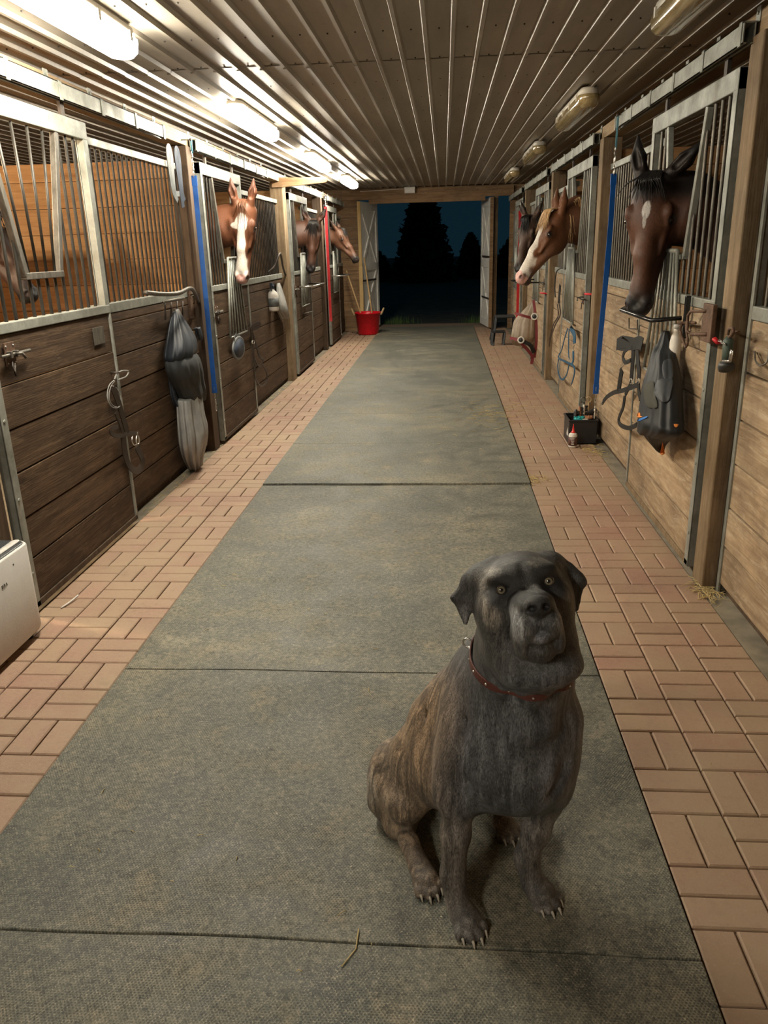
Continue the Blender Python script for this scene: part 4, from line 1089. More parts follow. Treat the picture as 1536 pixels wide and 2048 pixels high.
def horses():
    build_horse('horse', 'chestnut horse with a broad white blaze facing the viewer from the left side', (-1.705, 6.97, 1.945), (-.075,-.10,-1), (.02,-1,.06),
        [(-1.90,7.10,1.78), (-2.25,7.10,1.58), (-2.6,7.1,1.35)], [.14,.18,.26], (-2.75,7.1,-1,.03), (.125,.046,.021), (.06,.022,.012), ((.08,.03,.014),(.16,.07,.03)),
        blaze=[(.150,0,.070,.046,WH),(.175,.02,.028,.060,WH),(.34,0,.24,.031,WH),(.50,0,.12,.046,WH),(.585,.0,.05,.040,PK)], h=.006, ears=((.20,1),(.24,1)), forelock=9, scale=1.07, muzzle=(.16,.10,.08))
    build_horse('horse', 'dark bay horse with a small white star, nearest on the right, black muzzle', (1.045, 4.37, 1.87), (-.085,-.16,-1), (-.50,-.86,.18),
        [(1.26,4.44,1.72), (1.62,4.42,1.52), (1.95,4.4,1.32)], [.15,.19,.26], (2.1,4.4,1,.02), (.085,.034,.018), (.010,.009,.009), ((.006,.006,.007),(.016,.014,.014)),
        blaze=[(.150,.0,.040,.017,(.60,.57,.53)),(.20,.003,.035,.007,(.36,.33,.30))], h=.0052, ears=((1.0,.6),(.22,.6)), forelock=60, lowcol=(.022,.014,.011), scale=1.13, fl=.6, maneside=-1)
    build_horse('horse', 'chestnut horse with a flaxen forelock and white blaze, head in profile toward the aisle', (.965, 7.52, 1.835), (-.50,-.12,-.86), (-.84,-.25,.53),
        [(1.20,7.62,1.745), (1.60,7.66,1.56), (1.95,7.66,1.34)], [.185,.22,.26], (2.1,7.66,1,.02), (.15,.060,.026), (.12,.05,.025), ((.36,.21,.09),(.62,.42,.22)),
        blaze=[(.17,.0,.12,.034,WH),(.36,0,.20,.040,WH),(.50,0,.13,.052,WH),(.575,.0,.055,.062,PK)], h=.006, ears=((.15,3.2),(.15,3.2)), forelock=90, muzzle=(.05,.035,.03), lowcol=(.10,.045,.022), scale=1.12)
    build_horse('horse', 'bay horse with a black forelock, facing the viewer beside the left red strap', (-1.68, 10.62, 1.90), (-.10,-.12,-1), (.06,-1,.05),
        [(-1.92,10.68,1.75), (-2.3,10.68,1.55), (-2.6,10.66,1.35)], [.14,.18,.26], (-2.75,10.64,-1,.03), (.070,.030,.017), (.010,.008,.008), ((.008,.007,.007),(.02,.016,.014)),
        h=.008, ears=((.55,1),(.62,1)), forelock=80, lowcol=(.05,.025,.015), scale=1.05)
    build_horse('horse', 'brown bay horse farthest on the left, muzzle above the red tub', (-1.70, 13.62, 1.87), (.60,-.24,-.95), (.80,-.30,.60),
        [(-2.02,13.7,1.76), (-2.38,13.72,1.56), (-2.7,13.7,1.35)], [.15,.19,.26], (-2.85,13.7,-1,.02), (.095,.042,.022), (.016,.012,.011), ((.008,.007,.007),(.02,.016,.014)),
        h=.009, ears=((.25,.3),(.25,.3)), forelock=50, muzzle=(.03,.026,.024))
    build_horse('horse', 'dark brown horse farthest on the right, behind the flaxen-maned horse', (1.02, 10.36, 1.87), (-.20,-.16,-1), (-.62,-.76,.10),
        [(1.24,10.42,1.74), (1.62,10.42,1.55), (1.95,10.4,1.33)], [.15,.19,.26], (2.1,10.4,1,.02), (.085,.05,.035), (.018,.015,.013), ((.006,.006,.006),(.014,.012,.012)),
        h=.008, ears=((.5,.9),(.5,.9)), forelock=90, lowcol=(.03,.02,.016), scale=1.1)
    build_horse('horse', 'dark horse inside the nearest left stall, glimpsed through the bars at the picture edge', at(-28,415,5.0), (.45,-.1,-.85), (.85,-.2,.5),
        [at(-28,415,5.0)+(-.22,.05,-.10), at(-28,415,5.0)+(-.6,.12,-.2), at(-28,415,5.0)+(-.9,.15,-.3)], [.16,.22,.28], (-3.95,5.1,-1,.02), (.035,.017,.012), (.010,.009,.009), ((.006,.006,.007),(.014,.012,.012)), h=.010, forelock=30)
horses()
# ------------------------------------------------------------------ things hung on and standing by the stalls
def ox(u, v, x):
    r = RM @ np.array([u-768., v-1024., FPX]); t = x/r[0]; return np.array([0,0,CAM_Z]) + r*t
def oz(u, v, z=0.0):
    r = RM @ np.array([u-768., v-1024., FPX]); t = (z-CAM_Z)/r[2]; return np.array([0,0,CAM_Z]) + r*t
for nm, col, ro in (('blue_web', (.0,.08,.36), .55), ('red_web', (.62,.02,.03), .5), ('ltblue_cord', (.12,.33,.42), .6), ('teal_web', (.012,.075,.15), .55), ('black_web', (.006,.006,.006), .55),
                ('brown_leather', (.030,.019,.014), .42), ('grey_rubber', (.12,.13,.13), .45), ('orange', (.75,.25,.05), .6), ('sky_blue', (.02,.15,.48), .6), ('red_plastic', (.60,.004,.016), .32),
                ('rope_tan', (.45,.33,.18), .8), ('handle_wood', (.52,.34,.16), .6), ('dark_red_trim', (.17,.02,.025), .7), ('teal_plastic', (.01,.30,.33), .4), ('cap_red', (.65,.03,.02), .4), ('label_white', (.66,.63,.58), .6),
                ('label_brown', (.10,.045,.035), .5), ('bristle_dark', (.03,.028,.028), .8), ('brush_wood', (.30,.14,.07), .5), ('navy', (.014,.022,.038), .7), ('screen_grey', (.06,.065,.07), .25), ('green_old', (.05,.075,.06), .55), ('straw', (.52,.40,.18), .8),
                ('dark_grey_plastic', (.035,.038,.040), .5), ('olive_mesh', (.045,.045,.035), .8)):
    M[nm] = plain(nm, col, ro, var=.14, bump=.08)
def cloth(name, c1, c2, sc=6, rough=.85, weave=260):
    t = NT(name); c = t.coord(); n1 = t.noise(c, sc, 6, .65)
    t.set(col=t.ramp(n1, [(.35, c1), (.65, c2)]), rough=rough, sheen=.01, nrm=t.bump(t.noise(c, weave, 2), .25, .001)); return t.m
M['jacket'] = cloth('rain_jacket', (.007,.011,.019), (.014,.021,.030), rough=.6)
M['jacket_grey'] = cloth('dark_grey_cloth', (.020,.023,.025), (.042,.046,.048))
M['silver_cloth'] = cloth('silver_lining_cloth', (.19,.19,.185), (.30,.30,.29), rough=.45)
M['vest'] = cloth('vest_shell', (.007,.009,.012), (.013,.016,.020), rough=.6)
M['vest_panel'] = cloth('vest_grey_panel', (.040,.046,.054), (.055,.062,.070), rough=.6)
M['mesh_cream'] = cloth('cream_mesh', (.30,.24,.18), (.42,.35,.28), weave=400)
M['cloth_grey'] = cloth('grey_cloth', (.20,.20,.19), (.32,.31,.29))

def snap(mb, p, s=1.0, d=(0,0,-1)):
    """bolt snap with a swivel eye, hanging from p"""
    p = np.array(p, float); d = _n(np.array(d, float)); y = np.cross(d, (1,0,0)); y = _n(y)
    mb.tube([p + (y*math.cos(a)+d*math.sin(a))*.010*s + d*.008*s for a in np.linspace(0, 6.28, 14, endpoint=False)], .0022*s, 6, closed=True)
    mb.tube([p+d*.018*s, p+d*.034*s], .0055*s, 8)
    mb.tube(smooth_path([p+d*.034*s, p+d*.045*s+y*.012*s, p+d*.065*s+y*.012*s, p+d*.078*s, p+d*.066*s-y*.011*s, p+d*.046*s-y*.009*s], 4), .0026*s, 6)
def chain(mb, a, b, n, r=.009, w=.002):
    a, b = np.array(a, float), np.array(b, float); d = _n(b-a); u = _n(np.cross(d, (.3,1,.2))); v = np.cross(d, u)
    for i in range(n):
        c = a + (b-a)*(i+.5)/n; q = u if i % 2 else v; L = np.linalg.norm(b-a)/n*.75
        mb.tube([c + d*L*math.cos(t)+q*r*.6*math.sin(t) for t in np.linspace(0, 6.28, 12, endpoint=False)], w, 5, closed=True)

# cross-ties: webbing straps with snaps hanging from the posts
def crosstie(x, y, zt, zw, zb, mat, lab, s, chain_len=.13, w=.030, lean=0, cord='ltblue_cord'):
    r = thing('cross_tie', lab, 'strap', (x, y, zt), 'cross ties hanging on posts')
    mb = MB(); mb.tube([(x,y,zt),(x,y,zw+.16)], .0035, 6); mb.tube([(x+.008,y,zt),(x+.006,y,zw+.16)], .0035, 6); link_mesh('cord', mb, M[cord], r)
    mb = MB(); mb.ball((x, y, zt), .010, 6); mb.tube([(x-s*.12,y,zt),(x,y,zt)], .004, 6); link_mesh('eye_bolt', mb, M['iron'], r)
    mb = MB(); snap(mb, (x,y,zw+.17), 1.3); snap(mb, (x,y,zw+.075), 1.0); link_mesh('top_snap', mb, M['chrome'], r)
    mb = MB(); mb.strap(smooth_path([(x,y,zw), (x,y,zw-.3), (x+lean*.3,y+.004,(zw+zb)/2), (x+lean*.8,y,zb+.3), (x+lean,y,zb)], 6), w, .004, (.15,-1,0)); link_mesh('webbing', mb, M[mat], r)
    for zz, xx in ((zw, x), (zb+.012, x+lean)):
        mb = MB(); mb.strap([(xx,y,zz+.01),(xx,y,zz-.06)], w*1.12, .009, (.15,-1,0)); link_mesh('stitched_end', mb, M[mat], r)
    mb = MB(); xb = x+lean; mb.tube([(xb-.014,y,zb),(xb+.014,y,zb)], .003, 6); chain(mb, (xb,y,zb), (xb,y,zb-chain_len), max(2,int(chain_len/.025))); snap(mb, (xb,y,zb-chain_len), 1.2); link_mesh('bottom_snap', mb, M['chrome'], r)
pL, pLb = at(391, 350, 6.12), at(430, 775, 6.12)
crosstie(-1.83, 6.10, 2.33, 2.08, .535, 'blue_web', 'bright blue webbing strap hanging on the dark left post', 1, .10, .036)
crosstie(1.14, 5.80, 2.34, 1.975, .545, 'blue_web', 'bright blue webbing strap hanging on the right side, left of the black halter', -1, .14, .036, lean=-.03)
crosstie(-1.80, 12.66, 2.33, 2.15, .50, 'red_web', 'red webbing strap hanging on the left side before the far left door', 1, .03, .040, cord='red_web')
crosstie(1.13, 12.52, 2.15, 2.00, .45, 'red_web', 'red webbing strap on the far right, half hidden behind the far dark horse', -1, .03, .040, cord='red_web')

# white air machine at the left edge
def air_machine():
    r = thing('air_machine', 'white boxy air machine with grey top, cut by the left picture edge', 'appliance', (-2.0, 2.55, 0), None)
    # footprint seen: long side faces the aisle
    fx, y0, y1, z1, dp = -1.742, 2.40, 2.965, .425, .26
    def ring(z, inset=0, rr=.055):
        pts = []; x1, x0 = fx-inset, fx-dp+inset; a0, a1 = y0+inset, y1-inset
        for cx, cy, st in ((x1-rr, a1-rr, 0), (x0+rr, a1-rr, 90), (x0+rr, a0+rr, 180), (x1-rr, a0+rr, 270)):
            for k in range(7): a = math.radians(st+15*k); pts.append((cx+rr*math.cos(a), cy+rr*math.sin(a), z))
        return pts
    mb = MB(); mb.loft([ring(.030,.012), ring(.036,.004), ring(.05), ring(z1-.006), ring(z1,.004)]); link_mesh('shell', mb, M['white_plastic'], r)
    mb = MB(); mb.loft([ring(z1+.0002,.012,.045), ring(z1+.004,.014,.045)]); link_mesh('top_panel', mb, M['screen_grey'], r)
    mb = MB(); mb.loft([[(x, y, z) for (x, y) in [(fx-.05+.016*math.cos(a), y1-.11+(.075 if math.cos(a-1.57) > 0 else -.075)+.016*math.sin(a)) for a in np.linspace(0, 6.28, 24, endpoint=False)]] for z in (z1+.004, z1+.009)]); link_mesh('handle_strip', mb, M['label_white'], r)
    for yy in (y0+.07, y1-.07):
        for xx in (fx-.05, fx-dp+.05):
            mb = MB(); mb.lathe((xx,yy,0), [(.02,0),(.022,.031)], 10); link_mesh('foot', mb, M['black_plastic'], r)
    # small grey maker's mark: four short strokes
    mb = MB(); c = np.array([fx+.0006, y1-.245, z1-.105])
    for (a, b) in (((0,0),(.006,.011)),((.006,.011),(.012,0)),((.018,0),(.018,.011)),((.018,0),(.026,0)),((.018,.011),(.026,.011)),((.018,.0055),(.025,.0055)),((.032,0),(.032,.011)),((.032,.011),(.040,.011)),((.040,.011),(.040,0)),((.040,0),(.032,0))):
        mb.bar(c+(0,-a[0]+.02,a[1]), c+(0,-b[0]+.02,b[1]), .0016, .0016)
    mb.lathe((fx-.0002, y1-.16, z1-.045), [(.004,0),(.004,.001)], 10, ax=(1,0,0))
    link_mesh('maker_mark', mb, M['dark_grey_plastic'], r)
air_machine()

# halters and bridles: straps drawn on the wall, lying just in front of it
def straps(name, lab, cat, segs, x, s, group=None):
    """segs: list of (part, material, width, [(y, z[, out])...], closed)"""
    ys = [p[0] for sg in segs for p in sg[3]]; zs = [p[1] for sg in segs for p in sg[3]]
    r = thing(name, lab, cat, (x, sum(ys)/len(ys), max(zs)), group)
    for part, mat, w, pts, cl in segs:
        P = [(x + s*((p[2] if len(p) > 2 else .0)+.012), p[0], p[1]) for p in pts]
        P = smooth_path(P + ([P[0]] if cl else []), 5)
        mb = MB()
        if w < 0: mb.tube(P, -w, 7)
        else: mb.strap(P, w, .005, (s,-.25,.1))
        link_mesh(part, mb, M[mat], r)
    return r
def yz(u, v, x): p = ox(u, v, x); return (p[1], p[2])
def pathpx(pts, x, outs=None): return [(*yz(u, v, x), (outs[i] if outs else 0.0)) for i, (u, v) in enumerate(pts)]
X1 = -1.845
def zp(bx, by, W, sx, sy, pts): return [(bx+a/sx, by+b/sy) for a, b in pts]
q = lambda pts: pathpx(zp(200, 720, 0, 8.53, 8.53, pts), X1)
rb = straps('rope_halter', 'rope halter with leather straps hung over the edge of the nearest left door', 'halter', [
    ('crown_loop', 'cloth_grey', -.0045, q([(215,330),(250,240),(330,190),(430,185),(450,215),(400,290),(270,340)]), False),
    ('rope_loop', 'cloth_grey', -.0034, q([(200,350),(130,420),(95,520),(90,640),(120,740),(180,810),(260,815),(310,770),(320,680),(300,580),(240,480),(160,440)]), False),
    ('rope_loop', 'cloth_grey', -.003, q([(215,360),(160,430),(120,560),(130,700),(200,790),(285,810)]), False),
    ('cheek_strap', 'brown_leather', .042, q([(180,480),(235,600),(300,780),(350,960),(400,1120),(430,1250)]), False),
    ('cheek_strap', 'brown_leather', .020, q([(230,900),(290,1050),(340,1180),(350,1260)]), False),
    ('noseband', 'brown_leather', .024, q([(620,1250),(460,1250),(330,1290),(200,1280),(145,1220),(180,1160),(270,1140)]), False),
    ('throat_strap', 'brown_leather', .042, q([(360,1300),(380,1500),(420,1700),(490,1830),(590,1890),(670,1830),(690,1700),(640,1580),(590,1480)]), False),
    ('metal_ring', 'chrome', -.0035, q([(520,1300),(510,1380),(545,1450),(590,1440)]), False),
    ('metal_snap', 'chrome', -.004, q([(600,1230),(585,1380),(610,1440),(635,1390),(620,1290)]), False),
    ('buckle', 'chrome', -.003, q([(300,560),(310,620),(325,660)]), False)], X1, 1)
mb = MB(); mb.tube([(X1-.02, *yz(228, 745, X1)), (X1+.03, *yz(228, 745, X1))], .005, 8); o = link_mesh('hook_peg', mb, M['iron'], rb)

q = lambda pts: pathpx(zp(300, 550, 0, 3.84, 3.84, pts), -1.845)
straps('leather_halter', 'dark leather halter hung on the door edge beneath the blazed chestnut horse', 'halter', [
    ('crown_strap', 'brown_leather', .03, q([(760,415),(790,385),(835,370),(820,400),(775,420)]), False),
    ('cheek_strap', 'brown_leather', .028, q([(765,420),(780,520),(790,640),(800,740)]), False),
    ('cheek_strap', 'brown_leather', .022, q([(775,425),(805,540),(830,620),(860,650)]), False),
    ('noseband', 'brown_leather', .018, q([(795,640),(830,700),(870,640)]), False),
    ('throat_strap', 'brown_leather', .020, q([(790,700),(800,790),(845,855),(890,810),(885,740),(850,680)]), False),
    ('buckle', 'chrome', -.004, q([(775,505),(790,505),(790,525),(775,525)]), True)], -1.845, 1)
# round grey-blue rubber piece hung on the lowered grille
r = thing('muzzle_cup', 'round grey rubber muzzle hung at the foot of the lowered left grille', 'muzzle', ox(478, 695, -1.80)); c = ox(477, 696, -1.79)
mb = MB(); mb.tube([c + np.array([.0, .19*math.cos(a), .085*math.sin(a)]) for a in np.linspace(0, 6.28, 30, endpoint=False)], .016, 8, closed=True, flat=.6); link_mesh('rim', mb, M['grey_rubber'], r)
mb = MB(); mb.lathe(c+(-.002,0,0), [(.080,.012),(.078,.0),(.06,-.010),(.03,-.016)], 28, ax=(1,0,0), sx=1.0, sy=2.1); link_mesh('cup', mb, M['navy'], r)
mb = MB(); mb.strap([c+(0,-.12,.07), c+(0.01,-.15,.10), c+(0,-.05,.12), c+(0,.08,.10)], .02, .004, (1,0,0)); link_mesh('strap', mb, M['grey_rubber'], r)

# hanging garments: closed lofts with folds
def drape(name, mat, parent, rows, x, s, n=56, folds=9, amp=.006, seed=1, sub=1):
    """rows: (y_centre, z, half width along the aisle, half depth)"""
    rr = random.Random(seed); ph = [rr.uniform(0, 6.28) for _ in range(6)]; rings = []
    R_ = smooth_path([np.array(q_, float) for q_ in rows], 5)
    for i, (yc, z, w, d) in enumerate(R_):
        ring = []; g = .35+.65*min(1, i/8)
        for k in range(n):
            a = 2*math.pi*k/n
            f = amp*g*(math.sin(folds*a+ph[0]+i*.05)+.7*math.sin((folds*2+1)*a+ph[1]-i*.08)+.5*math.sin((folds-4)*a+ph[4]+i*.21))
            cx, cy = math.copysign(abs(math.cos(a))**.85, math.cos(a)), math.copysign(abs(math.sin(a))**.85, math.sin(a))
            front = .5+.5*math.cos(a)
            ring.append((x + s*max(.001, d + d*cx + f*front), yc + (w+f)*cy, z + .004*math.sin(3*a+ph[3])))
        rings.append(ring)
    mb = MB(); mb.loft(rings); o = link_mesh(name, mb, M[mat], parent, sub=sub); LASTMB[name] = mb; return o
LASTMB = {}
def row(uL, uR, v, x, s, k=.38):
    """cross-section whose outline spans photo columns uL..uR on row v, hanging against the wall plane x"""
    um = (uL+uR)/2; w = d = .05
    for _ in range(4):
        p = ox(um, v, x+s*d); yy = p[1]; a = abs(x)*1620/yy**2; b = 1620/yy; w = (uR-uL)/2/math.sqrt(a*a+(k*b)**2); d = k*w
    return (p[1], p[2], w, d)
XJ = -1.915
r = thing('rain_jacket', 'dark blue rain jacket with grey body hung on the rack left of the blue strap', 'jacket', (-1.90, 5.45, 1.20))
drape('hood', 'jacket', r, [row(345,358,622,XJ,1), row(338,372,645,XJ,1), row(330,392,680,XJ,1), row(326,396,705,XJ,1), row(330,388,722,XJ,1)], XJ, 1, seed=3)
drape('jacket_body', 'jacket_grey', r, [row(332,385,700,XJ,1), row(328,402,722,XJ,1), row(334,408,745,XJ,1), row(346,410,768,XJ,1), row(356,414,790,XJ,1), row(368,412,806,XJ,1)], XJ, 1, seed=4)
drape('lining', 'silver_cloth', r, [row(344,352,618,XJ,1), row(345,357,630,XJ,1), row(352,363,650,XJ,1)], XJ+.02, 1, folds=3, amp=.004, seed=6)
drape('sleeve', 'jacket', r, [row(380,394,655,XJ,1), row(384,398,672,XJ,1), row(388,398,680,XJ,1)], XJ+.03, 1, folds=3, amp=.004, seed=9)
drape('sleeve', 'jacket', r, [row(334,350,735,XJ,1), row(340,356,790,XJ,1), row(348,366,812,XJ,1)], XJ-.0, 1, folds=3, amp=.006, seed=10)
r = thing('silver_cloth', 'light silver-grey cloth bundle hanging beneath the dark jacket', 'cloth', (-1.90, 5.5, .7))
drape('cloth_fold', 'silver_cloth', r, [row(350,404,790,XJ,1), row(352,410,830,XJ,1), row(354,418,865,XJ,1), row(358,416,890,XJ,1), row(366,408,915,XJ,1), row(378,404,936,XJ,1)], XJ, 1, seed=12, amp=.014)
drape('cloth_fold', 'silver_cloth', r, [row(353,372,810,XJ,1), row(353,382,845,XJ,1), row(356,384,880,XJ,1), row(366,384,905,XJ,1), row(372,381,916,XJ,1)], XJ+.01, 1, seed=13, amp=.006)
# bent tube rack above the jacket
r = thing('blanket_rack', 'dull bent steel blanket rack above the dark jacket', 'rack', ox(350, 590, -1.86))
mb = MB(); mb.tube(smooth_path([ox(290,585,-1.80), ox(320,588,-1.76), ox(355,587,-1.74), ox(378,577,-1.76), ox(388,583,-1.80), ox(397,605,-1.92)], 6), .014, 10); link_mesh('tube_arm', mb, M['bar'], r)
mb = MB(); mb.tube([ox(327,604,-1.88), ox(368,596,-1.86)], .010, 8); link_mesh('cross_bar', mb, M['bar'], r)
for u in (330, 342, 354, 365):
    mb = MB(); mb.tube([ox(u,602,-1.90), ox(u+1,640,-1.905)], .006, 6); link_mesh('rod', mb, M['iron'], r)
mb = MB(); mb.bar((-1.93, 6.02, 1.08), (-1.93, 6.02, 1.30), .06, .02, up=(1,0,0)); mb.tube([(-1.93,6.02,1.25),(-1.87,6.0,1.26),(-1.87,5.95,1.16)], .008, 6); link_mesh('wall_bracket', mb, M['rust'], r)
# straps hanging behind the bars at the end of the first left front
for k, (u0, v0, u1, v1, mt, lab) in enumerate(((328,302,346,402,'grey_rubber','pale grey strap looped on the bars, left of the dark left post'), (344,306,357,415,'navy','dark blue strap looped on the bars, beside the pale grey one'))):
    x = -1.955; a = ox(u0, v0, x); b = ox(u1, v1, x); mb = MB()
    mb.strap(smooth_path([b, a+(0,.0,-.25), a+(0,-.03,-.03), a+(0,.0,.03), a+(0,.04,-.03), a+(0,.03,-.25), b+(0,.05,.05)], 6), .035, .006, (1,-.3,0)); mb.v = [(x_+.035, y_, z_) for x_, y_, z_ in mb.v]
    tag(link_mesh('hanging_strap', mb, M[mt]), lab, 'strap')

# latches
def latch(xf, s, y, z, lab, ydir=1):
    r = thing('door_latch', lab, 'latch', (xf, y, z), 'stall door latches')
    mb = MB(); mb.box(xf, xf+s*.006, y-.05, y+.03, z-.05, z+.05); link_mesh('plate', mb, M['rust'], r, bevel=.001)
    mb = MB(); mb.tube([(xf+s*.018, y-.10*ydir, z),(xf+s*.018, y+.13*ydir, z)], .007, 8); mb.tube([(xf+s*.018,y,z),(xf+s*.05,y+.005,z+.002),(xf+s*.055,y+.02*ydir,z-.02)], .006, 8); link_mesh('bolt', mb, M['bar'], r)
    for dy in (-.035, .015):
        mb = MB(); mb.box(xf+s*.004, xf+s*.028, y+dy-.008, y+dy+.008, z-.014, z+.014); link_mesh('keeper', mb, M['bar'], r, bevel=.002)
    mb = MB(); mb.tube([(xf+s*.012,y-.02,z-.03),(xf+s*.02,y-.035,z-.05),(xf+s*.018,y-.02,z-.09),(xf+s*.014,y-.005,z-.04)], .004, 6); link_mesh('loop', mb, M['iron'], r)
    for (a, b) in ((-.04,.035),(.02,.035),(-.04,-.035),(.02,-.035)):
        mb = MB(); mb.lathe((xf+s*.006, y+a, z+b), [(.005,0),(.004,.003)], 6, ax=(s,0,0)); link_mesh('screw', mb, M['chrome'], r)
latch(XLD, 1, 3.27, 1.165, 'slide bolt latch on the nearest left door, at the picture edge')
latch(XLD, 1, 6.46, 1.09, 'slide bolt latch on the door beneath the blazed chestnut horse', 1)
latch(XLD, 1, 10.06, 1.08, 'slide bolt latch on the left door beyond the wooden arm')
latch(XRD, -1, 7.02, 1.10, 'slide bolt latch above the blue halter on the right', -1)
latch(XRD, -1, 9.80, 1.10, 'slide bolt latch above the cream fly mask')
# flat steel plate on nearest left door
mb = MB(); mb.box(XLD, XLD+.003, 4.10, 4.24, 1.10, 1.19); tag(link_mesh('metal_plate', mb, M['bar'], bevel=.001), 'small flat metal plate screwed near the top corner of the nearest left door', 'plate')

# blanket bars on the doors
def blanket_bar(pts, mat, lab, rad=.009, mount=None):
    r = thing('blanket_bar', lab, 'bar', pts[0], 'swing-out blanket bars')
    mb = MB(); mb.tube(pts, rad, 10); link_mesh('arm', mb, M[mat], r)
    for p in mount or (): 
        mb = MB(); mb.box(p[0]-.012, p[0]+.012, p[1]-.012, p[1]+.012, p[2]-.10, p[2]+.10); link_mesh('mount', mb, M[mat], r, bevel=.003)
    return r
P = [ox(1363,639,1.165), ox(1303,640,1.06), ox(1243,619,1.02), ox(1247,617,1.08), ox(1300,620,1.16)]
blanket_bar([at(1363,636,3.98), at(1303,641,3.99), at(1243,620,4.30), at(1250,616,4.45), (1.17, 4.62, at(1250,616,4.45)[2]+.0)], 'black_gloss', 'glossy black blanket bar beneath the near dark bay horse', .011, [(1.165, 3.96, 1.20)])
blanket_bar([(1.19,9.95,1.10), (.90,9.98,1.10), (.86,10.45,1.11), (1.19,10.6,1.11)], 'black_gloss', 'black blanket bar just past the muzzle of the flaxen-maned horse', .009)
blanket_bar([(-1.85,10.3,1.10), (-1.68,10.35,1.10), (-1.62,10.9,1.11), (-1.85,11.0,1.11)], 'chrome', 'shiny blanket bar beneath the left bay horse with black forelock', .010)
blanket_bar([(-1.85,13.35,1.12), (-1.66,13.4,1.12), (-1.62,14.0,1.12), (-1.85,14.05,1.12)], 'chrome', 'shiny blanket bar on the farthest left door', .010)
mb = MB(); mb.tube(smooth_path([(-1.855,10.5,.75),(-1.80,10.52,.76),(-1.78,10.85,.75),(-1.855,10.9,.74)], 5), .005, 6); tag(link_mesh('small_rail', mb, M['bar']), 'small wire rail low on the left door beyond the wooden arm', 'rail')

# spray bottle and grey cloth on the second left front
c = ox(546, 600, -1.90); r = thing('spray_bottle', 'white spray bottle hung on the left front before the wooden arm', 'bottle', (c[0], c[1], c[2]-.12)); b = c - np.array([0,0,.12])
mb = MB(); mb.lathe(b, [(.05,.0),(.062,.02),(.064,.17),(.05,.20),(.022,.225),(.02,.24)], 20); link_mesh('bottle', mb, M['label_white'], r)
mb = MB(); mb.lathe(b+(0,0,.24), [(.024,0),(.024,.03),(.016,.04)], 12); mb.bar(b+(0,-.06,.29), b+(0,.05,.29), .028, .03); mb.bar(b+(0,-.04,.28), b+(.0,-.055,.22), .012, .012); link_mesh('spray_head', mb, M['navy'], r)
mb = MB(); mb.lathe(b, [(.0648,.05),(.0650,.14)], 20); link_mesh('label_band', mb, M['grey_rubber'], r)
r = thing('hanging_cloth', 'grey cloth hanging beside the white spray bottle', 'cloth', (-1.90, 9.05, 1.2)); drape('fold', 'cloth_grey', r, [row(555,562,566,XJ,1), row(554,570,590,XJ,1), row(556,578,620,XJ,1), row(566,582,637,XJ,1)], -1.93, 1, seed=20, amp=.006)
mb = MB(); mb.tube(smooth_path([ox(536,545,-1.9), ox(549,532,-1.84), ox(560,507,-1.80), ox(566,535,-1.86), ox(575,560,-1.92)], 5), .012, 8); tag(link_mesh('bridle_bracket', mb, M['iron']), 'dark angled bracket above the white spray bottle', 'bracket')

# wooden arm on the post
mb = MB(); vs = []; y0, y1 = 9.70, 9.76
out = [(-1.99,2.24),(-1.87,2.24),(-1.36,2.275),(-1.335,2.29),(-1.335,2.315),(-1.36,2.33),(-1.99,2.35)]
mb.add([(x, y0-.06, z) for x, z in out] + [(x, y0-.02, z) for x, z in out], [tuple(range(6,-1,-1)), tuple(range(7,14))] + [(i, (i+1) % 7, 7+(i+1) % 7, 7+i) for i in range(7)])
tag(link_mesh('projecting_plank', mb, M['beam_x'], bevel=.004), 'short tapered wooden arm sticking into the aisle from the left brown post', 'arm')

# red tub with rope handles and broom handles
c = np.array([-1.425, 14.97, 0]); r = thing('tub', 'bright red tub with rope handles standing at the left end of the aisle', 'tub', c)
zt = .41
mb = MB(); prof = [(.10,.006),(.185,.006),(.195,.03),(.232,zt-.03),(.252,zt-.025),(.252,zt),(.238,zt),(.228,zt-.03),(.182,.035),(.10,.03)]; prof = [(a, b+.0) for a, b in prof]; mb.lathe(c, prof, 40); link_mesh('bowl', mb, M['red_plastic'], r)
for s in (-1, 1):
    mb = MB(); mb.tube(smooth_path([c+(s*.245,-.05,zt-.05), c+(s*.27,-.05,zt+.0), c+(s*.30,-.02,zt+.06), c+(s*.29,.04,zt+.03), c+(s*.25,.05,zt-.05)], 5), .016, 8); link_mesh('rope_handle', mb, M['rope_tan'], r)
for k, (dx, tp, lab) in enumerate((((-.04,.05), (-1.83, 15.25, 1.15), 'thin wooden tool handle leaning left out of the red tub'), ((.12,-.04), (-1.50, 15.35, 1.38), 'long pale wooden handle leaning from the red tub across the white leaf'))):
    a = np.array([c[0]+dx[0], c[1]+dx[1], .05]); mb = MB(); mb.tube([a, np.array(tp)], .014, 10); h_ = thing('broom', lab, 'broom', a); link_mesh('handle', mb, M['handle_wood'], h_)
    mb = MB(); mb.bar(a+(-.07,0,.0), a+(.07,0,.0), .04, .05); link_mesh('head', mb, M['bristle_dark'], h_)
mb = MB(); mb.box(-1.60, -1.53, 15.30, 15.335, 0, 1.22); tag(link_mesh('timber_plank', mb, M['yellow_wood'], bevel=.003), 'upright pale plank standing behind the red tub', 'plank')

